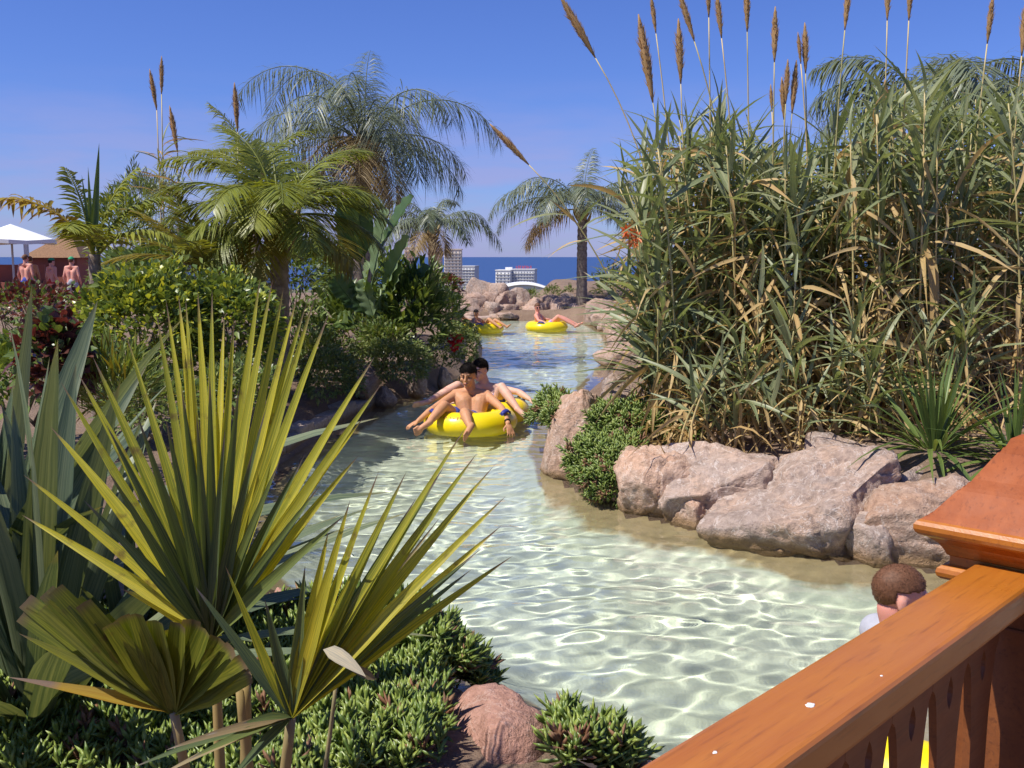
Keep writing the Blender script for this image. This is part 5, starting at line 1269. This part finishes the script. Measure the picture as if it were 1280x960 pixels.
# bather passing under the bridge
hd_ = W(1126, 746, 3.75); c3 = np.array([hd_[0] + .22, hd_[1] - .02])
swim_tube('yellow tube passing under the wooden railing', [c3], Rm=.40, r=.17, handles=((0, 200), (0, 20)))
J = lie(c3, R(82), 1.0, lean=.25, knees=(.4, .38)); sh = hd_ - J['head']
for k_ in ('head', 'neck', 'chest', 'shr', 'shl', 'elr', 'ell', 'wrr', 'wrl', 'hdr', 'hdl'): J[k_] = J[k_] + sh * (1 if k_ in ('head', 'neck', 'shr', 'shl') else .7)
person('short-haired bather in a pale grey shirt floating past the railing', J, 'skin_red', 'hair_brown', .0065, fwd=(1, -.12, -.05), shorts='cloth_blue', shirt='cloth_grey', hair_k=.28)
def stand(x, y, z, face, h=1.72):
    s = h / 1.75; f = np.array([math.sin(face), math.cos(face), 0]); r_ = np.array([f[1], -f[0], 0.0]); b0 = np.array([x, y, z]); J = {}
    J['pelvis'] = b0 + UP * .92 * s; J['chest'] = b0 + UP * 1.27 * s; J['neck'] = b0 + UP * 1.46 * s; J['head'] = b0 + UP * 1.61 * s + f * .02
    for q, sg in (('r', 1), ('l', -1)):
        J['sh' + q] = b0 + r_ * .175 * sg * s + UP * 1.41 * s; J['el' + q] = J['sh' + q] + r_ * .07 * sg - UP * .28 * s - f * .03; J['wr' + q] = J['el' + q] + f * .1 - UP * .22 * s; J['hd' + q] = J['wr' + q] - UP * .1
        J['hip' + q] = b0 + r_ * .09 * sg * s + UP * .9 * s; J['kn' + q] = b0 + r_ * .11 * sg + UP * .49 * s + f * .03; J['an' + q] = b0 + r_ * .12 * sg + UP * .09 * s; J['toe' + q] = J['an' + q] + f * .12 - UP * .01
    return J
for (px_, Y, face, h, sk, hr, sho, cp, lb) in ((36, 31, 10, 1.78, 'skin_red', 'hair_brown', 'cloth_blue', None, 'bare-backed walker beside the white parasol'), (42, 33, -20, 1.72, 'skin_tan', 'hair_brown', 'cloth_grey', None, 'bare-backed walker just behind the one by the parasol'),
                                          (68, 32, 30, 1.66, 'skin_red', 'hair_black', 'cloth_red', 'cloth_green', 'walker in a green cap near the thatched hut'), (93, 30.5, 5, 1.7, 'skin_red', 'hair_brown', 'cloth_grey', 'cloth_green', 'walker in pale shorts and green cap beside the young palm')):
    x = (px_ - 640) / FPX * Y * 1.0
    person(lb, stand(x, Y, .28, R(face), h), sk, hr, .016, fwd=(math.sin(R(face)), math.cos(R(face)), 0), shorts=sho, cap=cp)

# ================================================================== wooden footbridge with railing
def woodmat(name, c1, c2, c3, rough=.3, sc=(1.2, 16, 16), coat=.25):
    m, n, l, b = new_mat(name); cd = _coord(n, l, 'Object', sc)
    g = _noise(n, l, 1.6, 6, .6, cd, dist=.7); col = _mix(n, l, _ramp(n, l, g, (.3, 0.0), (.7, 1.0)), c1, c2)
    g2 = _noise(n, l, 7, 4, .6, cd); col = _mix(n, l, _ramp(n, l, g2, (.55, 0.0), (.72, .6)), col, c3)
    blot = _noise(n, l, 3.5, 5, .65, _coord(n, l)); col = _mix(n, l, _ramp(n, l, blot, (.62, 0.0), (.75, .55)), col, c3)
    l.new(col, b.inputs['Base Color']); b.inputs['Roughness'].default_value = rough; b.inputs['Coat Weight'].default_value = coat; b.inputs['Coat Roughness'].default_value = .35
    l.new(_ramp(n, l, blot, (.3, rough - .06), (.7, rough + .2)), b.inputs['Roughness'])
    _bump(n, l, b, _math(n, l, 'ADD', g, g2), .12, .004); return m
M['wood'] = woodmat('varnished_wood', (.46, .16, .018), (.37, .112, .013), (.2, .058, .010), .3)
M['wood_red'] = woodmat('red_varnished_wood', (.36, .095, .024), (.27, .065, .017), (.14, .032, .01), .5, coat=0)
M['wood_red'].node_tree.nodes['Principled BSDF'].inputs['Specular IOR Level'].default_value = .2
M['wood_shaded'] = woodmat('shaded_wood', (.24, .075, .016), (.17, .05, .012), (.09, .027, .008), .5, coat=0)  # shade on balusters, post and lower rails is put into this darker colour
M['wood_deck'] = woodmat('deck_wood', (.26, .15, .08), (.2, .11, .06), (.12, .07, .04), .7, coat=0)
RO = np.array([.142, 1.12, 0.0]); RA = math.atan2(.737, .706)
def rail_frame(name, label, cat):
    t = thing(name, label, cat, RO); t.rotation_euler = (0, 0, RA); return t
def lbuild(mb, name, mat, parent, smooth=False):
    m_ = mb.mesh(name, M[mat]); 
    if not smooth: m_.polygons.foreach_set('use_smooth', np.zeros(len(m_.polygons), bool))
    o = bpy.data.objects.new(name, m_); COL.objects.link(o); o.parent = parent; return o
rl = rail_frame('wooden_railing', 'varnished orange wooden railing with cut-out balusters beside the water', 'railing')
mb = MB(); box(mb, (-1.6, -.125, 1.345), (1.12, 0, 1.40)); bevel(lbuild(mb, 'handrail', 'wood', rl), .011, 3)
mb = MB(); box(mb, (-1.6, -.092, 1.315), (1.125, -.034, 1.346)); bevel(lbuild(mb, 'under_rail', 'wood_shaded', rl), .004)
mb = MB(); box(mb, (-1.6, -.1, .50), (1.125, -.02, .56)); bevel(lbuild(mb, 'bottom_rail', 'wood_shaded', rl), .006)
pitch = .165; zs = np.concatenate([np.linspace(.555, 1.12, 6), np.linspace(1.14, 1.275, 12), np.linspace(1.28, 1.318, 6)])
def bal_mesh():
    mb = MB(); rows = []
    for z in zs:
        if z > 1.262: hw = pitch / 2 - .0005
        else:
            q = np.clip((1.262 - z) / .17, 0, 1); hw = pitch / 2 - .004 - .036 * math.sqrt(q)
        hole = 0.0
        hz = abs(z - 1.232) / .03
        if hz < 1: hole = .015 * (1 - hz) ** .6
        rows.append((z, hw, hole))
    V = []; 
    for z, hw, ho in rows: V += [(-hw, 0, z), (-max(ho, .0004), 0, z), (max(ho, .0004), 0, z), (hw, 0, z)]
    Q = []
    for i in range(len(rows) - 1):
        a = i * 4; b = a + 4; Q += [[a, a + 1, b + 1, b], [a + 2, a + 3, b + 3, b + 2]]
        if rows[i][2] == 0 and rows[i + 1][2] == 0: Q.append([a + 1, a + 2, b + 2, b + 1])
    mb.add(V, Q); return mb.mesh('baluster', M['wood_shaded'], smooth=False)
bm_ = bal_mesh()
s0 = 1.02
for i in range(15):
    o = bpy.data.objects.new('baluster', bm_); COL.objects.link(o); o.parent = rl; o.location = (s0 - i * pitch, -.052, 0)
    so = o.modifiers.new('thick', 'SOLIDIFY'); so.thickness = .014; so.offset = 0
for (s, v, r_, sd_) in ((.30, -.072, .006, 1), (.10, -.05, .003, 2), (.46, -.1, .002, 4)):
    V_, T_ = ICO[3]; Vq = V_ * (r_ * (1 + .35 * fbm(V_ * 2 + sd_, 2, sd_)))[:, None] * (1.3, .9, .18) + (s, v, 1.4002); mb = MB(); mb.add(Vq, None, T_); o = lbuild(mb, 'dropping', 'b_white', rl, True); o['label'] = 'white bird dropping on the handrail'
po = rail_frame('newel_post', 'square dark red wooden post with a wide moulded cap at the end of the railing', 'post')
def sq_loft(prof, cs=1.235, cv=-.062):
    mb = MB(); V = []
    for h, z in prof:
        for a, b_ in ((-1, -1), (1, -1), (1, 1), (-1, 1)): V.append((cs + a * h, cv + b_ * h, z))
    n_ = len(prof); V += [(cs, cv, prof[0][1]), (cs, cv, prof[-1][1])]
    T = [[(i + 1) % 4, i, n_ * 4] for i in range(4)] + [[(n_ - 1) * 4 + i, (n_ - 1) * 4 + (i + 1) % 4, n_ * 4 + 1] for i in range(4)]
    mb.add(V, grid_faces(n_, 4, True), T); return mb
bevel(lbuild(sq_loft([(.105, .30), (.105, 1.36)]), 'post', 'wood_shaded', po), .006)
lbuild(sq_loft([(.108, 1.352), (.124, 1.354), (.130, 1.360), (.132, 1.368), (.130, 1.376), (.124, 1.381), (.112, 1.384), (.112, 1.402)]), 'neck_moulding', 'wood', po)
lbuild(sq_loft([(.112, 1.401), (.117, 1.404), (.121, 1.414), (.130, 1.428), (.145, 1.440), (.158, 1.446), (.164, 1.451), (.167, 1.458), (.167, 1.467), (.163, 1.474), (.157, 1.477)]), 'cornice', 'wood', po)
prof = [(.157, 1.4765), (.151, 1.483), (.149, 1.4815), (.144, 1.489), (.142, 1.4875), (.137, 1.495), (.106, 1.536), (.104, 1.534), (.099, 1.543), (.097, 1.541), (.092, 1.551), (.09, 1.549), (.085, 1.559), (.052, 1.612), (.05, 1.610), (.045, 1.622), (.043, 1.620), (.035, 1.640), (.0, 1.652)]
lbuild(sq_loft(prof), 'cap', 'wood_red', po)
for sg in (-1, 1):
    mb = MB(); box(mb, (1.235 - .07, -.062 + sg * .104 - .006, .62), (1.235 + .07, -.062 + sg * .104 + .006, 1.28)); bevel(lbuild(mb, 'panel', 'wood_shaded', po), .005)
mb = MB(); box(mb, (1.124, -.062 - .07, .62), (1.136, -.062 + .07, 1.28)); bevel(lbuild(mb, 'panel', 'wood_shaded', po), .005)
br = rail_frame('footbridge', 'wooden footbridge deck under the railing', 'bridge')
mb = MB(); box(mb, (-3.0, -.16, .12), (4.0, -.02, .355)); lbuild(mb, 'beam', 'wood_deck', br)
mb = MB(); box(mb, (-3.0, -1.9, .12), (4.0, -1.76, .355)); lbuild(mb, 'beam', 'wood_deck', br)
mb = MB(); box(mb, (0, -1.95, .357), (.135, .03, .39)); pm = mb.mesh('plank', M['wood_deck'], smooth=False)
for i in range(48):
    o = bpy.data.objects.new('plank', pm); COL.objects.link(o); o.parent = br; o.location = (-3.0 + i * .145, 0, 0)

# ================================================================== things in the background
M['canvas'] = plain('white_canvas', (.78, .78, .78), .8)
M['thatch'] = plain('thatch', (.30, .17, .09), .95, (.2, .11, .06), 25, .8)
M['red_wall'] = plain('red_wall', (.33, .10, .06), .8, (.26, .08, .05), 3)
M['steel'] = plain('grey_steel', (.5, .5, .52), .4)
pc_ = W(14, 292, 32)
t = thing('parasol', 'large white canvas parasol at the left edge behind the walkers', 'parasol', (pc_[0], 32, .28))
mb = MB(); apex = np.array([pc_[0], 32, W(0, 280, 32)[2]]); rim = [apex + np.array([1.3 * math.cos(a), 1.3 * math.sin(a), -.5 + .03 * math.cos(4 * a)]) for a in np.linspace(0, 2 * np.pi, 16, endpoint=False)]; low = [p - (0, 0, .12) for p in rim]
mb.add([apex] + rim + low, [[1 + i, 1 + (i + 1) % 16, 17 + (i + 1) % 16, 17 + i] for i in range(16)], [[0, 1 + (i + 1) % 16, 1 + i] for i in range(16)]); mb.build('canopy', M['canvas'], t, smooth=False)
mb = MB(); tube(mb, [(pc_[0], 32, .25), apex - (0, 0, .02)], .035, 8); mb.build('pole', M['steel'], t)
t = thing('thatched_hut', 'small hut with a red-brown thatched roof behind the walkers', 'hut', (W(78, 300, 38)[0], 38, .25))
hx_ = W(78, 300, 38)[0]; zt_ = W(78, 289, 38)[2]; ze = W(78, 322, 38)[2]
mb = MB(); mb.add([(hx_ + .3, 38, zt_)] + [(hx_ + a * 1.1, 38 + b_ * 1.1, ze) for a, b_ in ((-1, -1), (1, -1), (1, 1), (-1, 1))], None, [[0, 1, 2], [0, 2, 3], [0, 3, 4], [0, 4, 1]]); mb.build('roof', M['thatch'], t, smooth=False)
mb = MB(); box(mb, (hx_ - .9, 37.1, .2), (hx_ + .9, 38.9, ze + .05)); mb.build('wall', M['red_wall'], t, smooth=False)
t = thing('kiosk', 'low red-brown kiosk under the white parasol', 'kiosk', (W(10, 320, 35)[0], 35, .25)); kx = W(10, 320, 35)[0]
mb = MB(); box(mb, (kx - 1.3, 34.3, .2), (kx + 1.0, 35.6, 1.1)); mb.build('counter', M['red_wall'], t, smooth=False)
mb = MB(); box(mb, (kx - 1.3, 35.5, 1.1), (kx + 1.0, 35.6, 1.7)); mb.build('back_wall', M['red_wall'], t, smooth=False)
for dx in (-1.25, .95):
    mb = MB(); box(mb, (kx + dx - .06, 34.3, 1.1), (kx + dx + .06, 34.42, 2.5)); mb.build('post', M['steel'], t, smooth=False)
mb = MB(); box(mb, (kx - 1.5, 34.1, 2.5), (kx + 1.2, 35.8, 2.6)); mb.build('roof', M['canvas'], t, smooth=False)
# red timber frame seen through the reeds on the right
rx = W(1268, 380, 13.2)
t = thing('red_timber_stair', 'red timber stair railing glimpsed behind the reeds', 'railing', (rx[0], 13.2, .9))
def bar(a, b_, w=.05):
    mb = MB(); tube(mb, [a, b_], w, 4); return mb
for (x0, y0, x1, y1, w, nm) in ((1250, 345, 1300, 425, .06, 'brace'), (1235, 412, 1330, 412, .05, 'rail'), (1240, 380, 1240, 480, .045, 'post'), (1290, 350, 1290, 480, .045, 'post'), (1235, 440, 1330, 440, .035, 'rail')):
    bar(W(x0, y0, 13.2 + .02 * x0 % .1), W(x1, y1, 13.2 + .02 * x0 % .1), w).build(nm, M['wood'], t, smooth=False)
mb = MB(); a_ = W(1205, 400, 13.9); box(mb, (a_[0], 13.9, .7), (a_[0] + 2.2, 14.1, W(1205, 372, 13.9)[2])); mb.build('panel', M['red_wall'], t, smooth=False)
